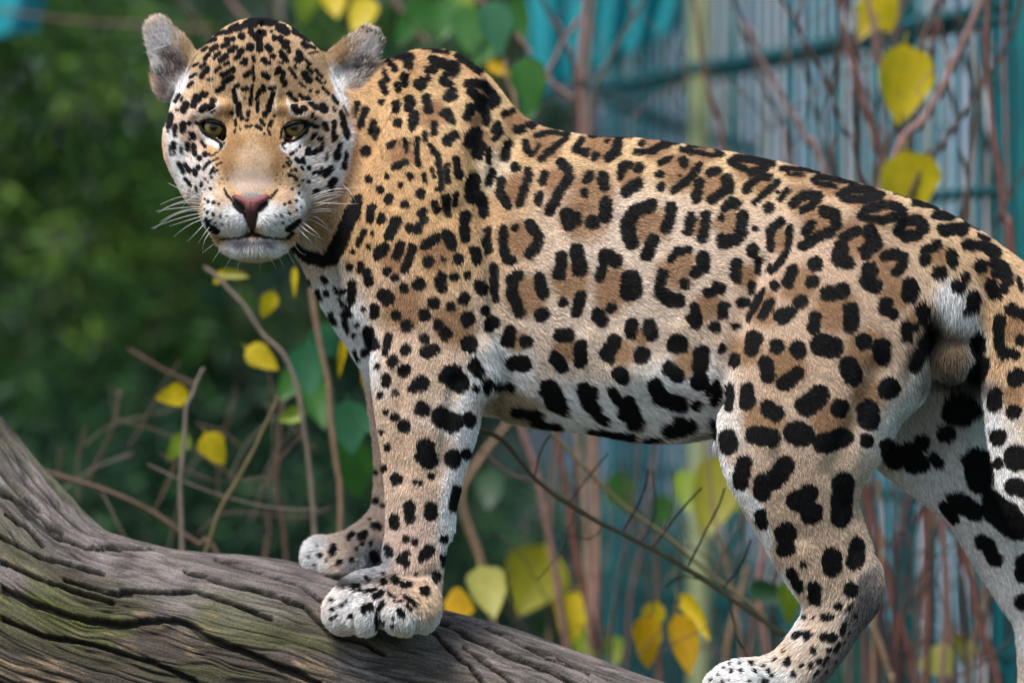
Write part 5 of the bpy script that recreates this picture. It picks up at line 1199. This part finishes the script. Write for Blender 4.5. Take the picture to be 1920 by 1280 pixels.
for k_, c_ in LCOL.items():
    m, n, l, b = material('leaf_' + k_)
    tc = n.new('ShaderNodeTexCoord'); t_ = n.new('ShaderNodeTexNoise'); t_.inputs['Scale'].default_value = 4; t_.inputs['Detail'].default_value = 4
    l.new(tc.outputs['Object'], t_.inputs['Vector'])
    r_ = n.new('ShaderNodeValToRGB'); r_.color_ramp.elements[0].position = .3; r_.color_ramp.elements[1].position = .65
    r_.color_ramp.elements[0].color = (c_[0] * .72, c_[1] * .78, c_[2], 1); r_.color_ramp.elements[1].color = (*c_, 1)
    l.new(t_.outputs['Fac'], r_.inputs[0]); l.new(r_.outputs[0], b.inputs['Base Color'])
    tr = n.new('ShaderNodeBsdfTranslucent'); l.new(r_.outputs[0], tr.inputs['Color']); mixs = n.new('ShaderNodeMixShader'); mixs.inputs[0].default_value = .4
    l.new(b.outputs[0], mixs.inputs[1]); l.new(tr.outputs[0], mixs.inputs[2]); l.new(mixs.outputs[0], n['Material Output'].inputs['Surface'])
    b.inputs['Roughness'].default_value = .45
    LM[k_] = m
LEAF_ME = {}
def leaf(root, px, py, w, h, roll, col, d, yaw=None):
    """px, py: the leaf's middle; roll 0 = tip down, positive swings the tip to the right"""
    d = d * 1.3
    key = (col, int(px) % 5)
    if key not in LEAF_ME:
        VV, FF = leaf_mesh('leaf', .92, (.25, .45, .15, .6, .35)[key[1]], key[1])
        LEAF_ME[key] = mesh_np('leaf', VV, FF); LEAF_ME[key].materials.append(LM[col])
    o = link('leaf', LEAF_ME[key], None, root)
    s = h / PPM * (DIST + d) / DIST
    a = math.radians(roll)
    c = np.array(W(px, py, d))
    o.location = c + np.array([-math.sin(a), 0, math.cos(a)]) * s / 2
    o.scale = (w / h * s / .92, s, s)
    o.rotation_mode = 'YXZ'
    o.rotation_euler = (rng.uniform(-.25, .25), -a, (rng.uniform(-.22, .22) if yaw is None else yaw))
    return o
for args in ((1691, 158, 112, 155, -4, 'yel', .66), (1706, 345, 118, 130, 8, 'yel', .62), (1652, 22, 84, 92, 28, 'yel', .75), (1625, 40, 44, 90, -25, 'yel', .8), (1762, 1240, 72, 64, 40, 'pale', .7), (1812, 1222, 40, 44, -20, 'pale', .75), (1482, 1128, 46, 100, 0, 'lime', .5), (1445, 1112, 44, 90, 75, 'dkg', .6), (1800, 1200, 26, 30, 60, 'oli', .7)):
    leaf(sA, *args)
for args in ((908, 1112, 76, 105, 12, 'pale', .55), (862, 1136, 66, 60, 75, 'org', .5), (998, 1085, 118, 140, -20, 'oli', .8), (1040, 1095, 60, 100, 10, 'oli', .85), (1072, 1160, 66, 105, -10, 'yel', .7), (1098, 1215, 48, 80, 10, 'lime', .75), (1148, 1225, 36, 70, 0, 'lime', .8),
    (1212, 1205, 56, 115, -4, 'org', .5), (1222, 1160, 44, 70, -16, 'yel', .55), (1278, 1207, 58, 118, 10, 'org', .45), (1298, 1160, 34, 110, 30, 'yel', .5), (1340, 935, 96, 170, -14, 'oli', .75), (1285, 925, 46, 90, 6, 'lime', .85), (1372, 910, 50, 110, 14, 'lime', .8), (1165, 925, 60, 80, 20, 'grn', .95), (1240, 960, 50, 70, -20, 'grn', 1.0),
    (994, 160, 70, 108, 8, 'grn', .6), (934, 55, 66, 110, 5, 'blu', .65), (975, 40, 40, 90, 12, 'grn', .8), (880, 60, 70, 100, 10, 'grn', .9), (835, 40, 60, 90, -14, 'grn', .95), (790, 30, 60, 80, 20, 'grn', 1.0), (935, 130, 26, 50, 62, 'org', .7), (860, 10, 60, 70, 0, 'lime', 1.1), (905, 95, 50, 80, -30, 'grn', .9), (760, 55, 46, 70, -25, 'grn', 1.0), (985, 210, 40, 70, -20, 'grn', .7), (920, 920, 60, 80, 0, 'dkg', 1.0)):
    leaf(sB, *args)
for args in ((680, 32, 56, 76, -24, 'yel', .9), (628, 8, 52, 66, 10, 'yel', 1.0), (572, 12, 46, 80, -12, 'lime', 1.1), (502, 572, 34, 56, -20, 'yel', .5), (492, 672, 46, 74, 55, 'yel', .5), (440, 516, 20, 62, 80, 'oli', .45), (412, 522, 22, 30, -50, 'yel', .45), (552, 530, 13, 60, 0, 'yel', .4), (641, 668, 15, 82, -8, 'yel', .42), (694, 725, 26, 84, 14, 'org', .4), (322, 741, 44, 66, -78, 'yel', .45), (332, 838, 36, 66, -35, 'lime', .5), (402, 842, 52, 72, 30, 'yel', .45),
    (578, 690, 74, 100, 4, 'blu', .5), (545, 722, 50, 74, -30, 'grn', .55), (598, 760, 60, 100, 12, 'grn', .6), (548, 782, 34, 54, -70, 'lime', .5), (655, 800, 78, 104, 6, 'blu', .5), (664, 880, 80, 120, 10, 'grn', .55), (612, 640, 60, 70, 20, 'blu', .6), (685, 790, 30, 50, 20, 'blu', .45)):
    leaf(sC, *args)
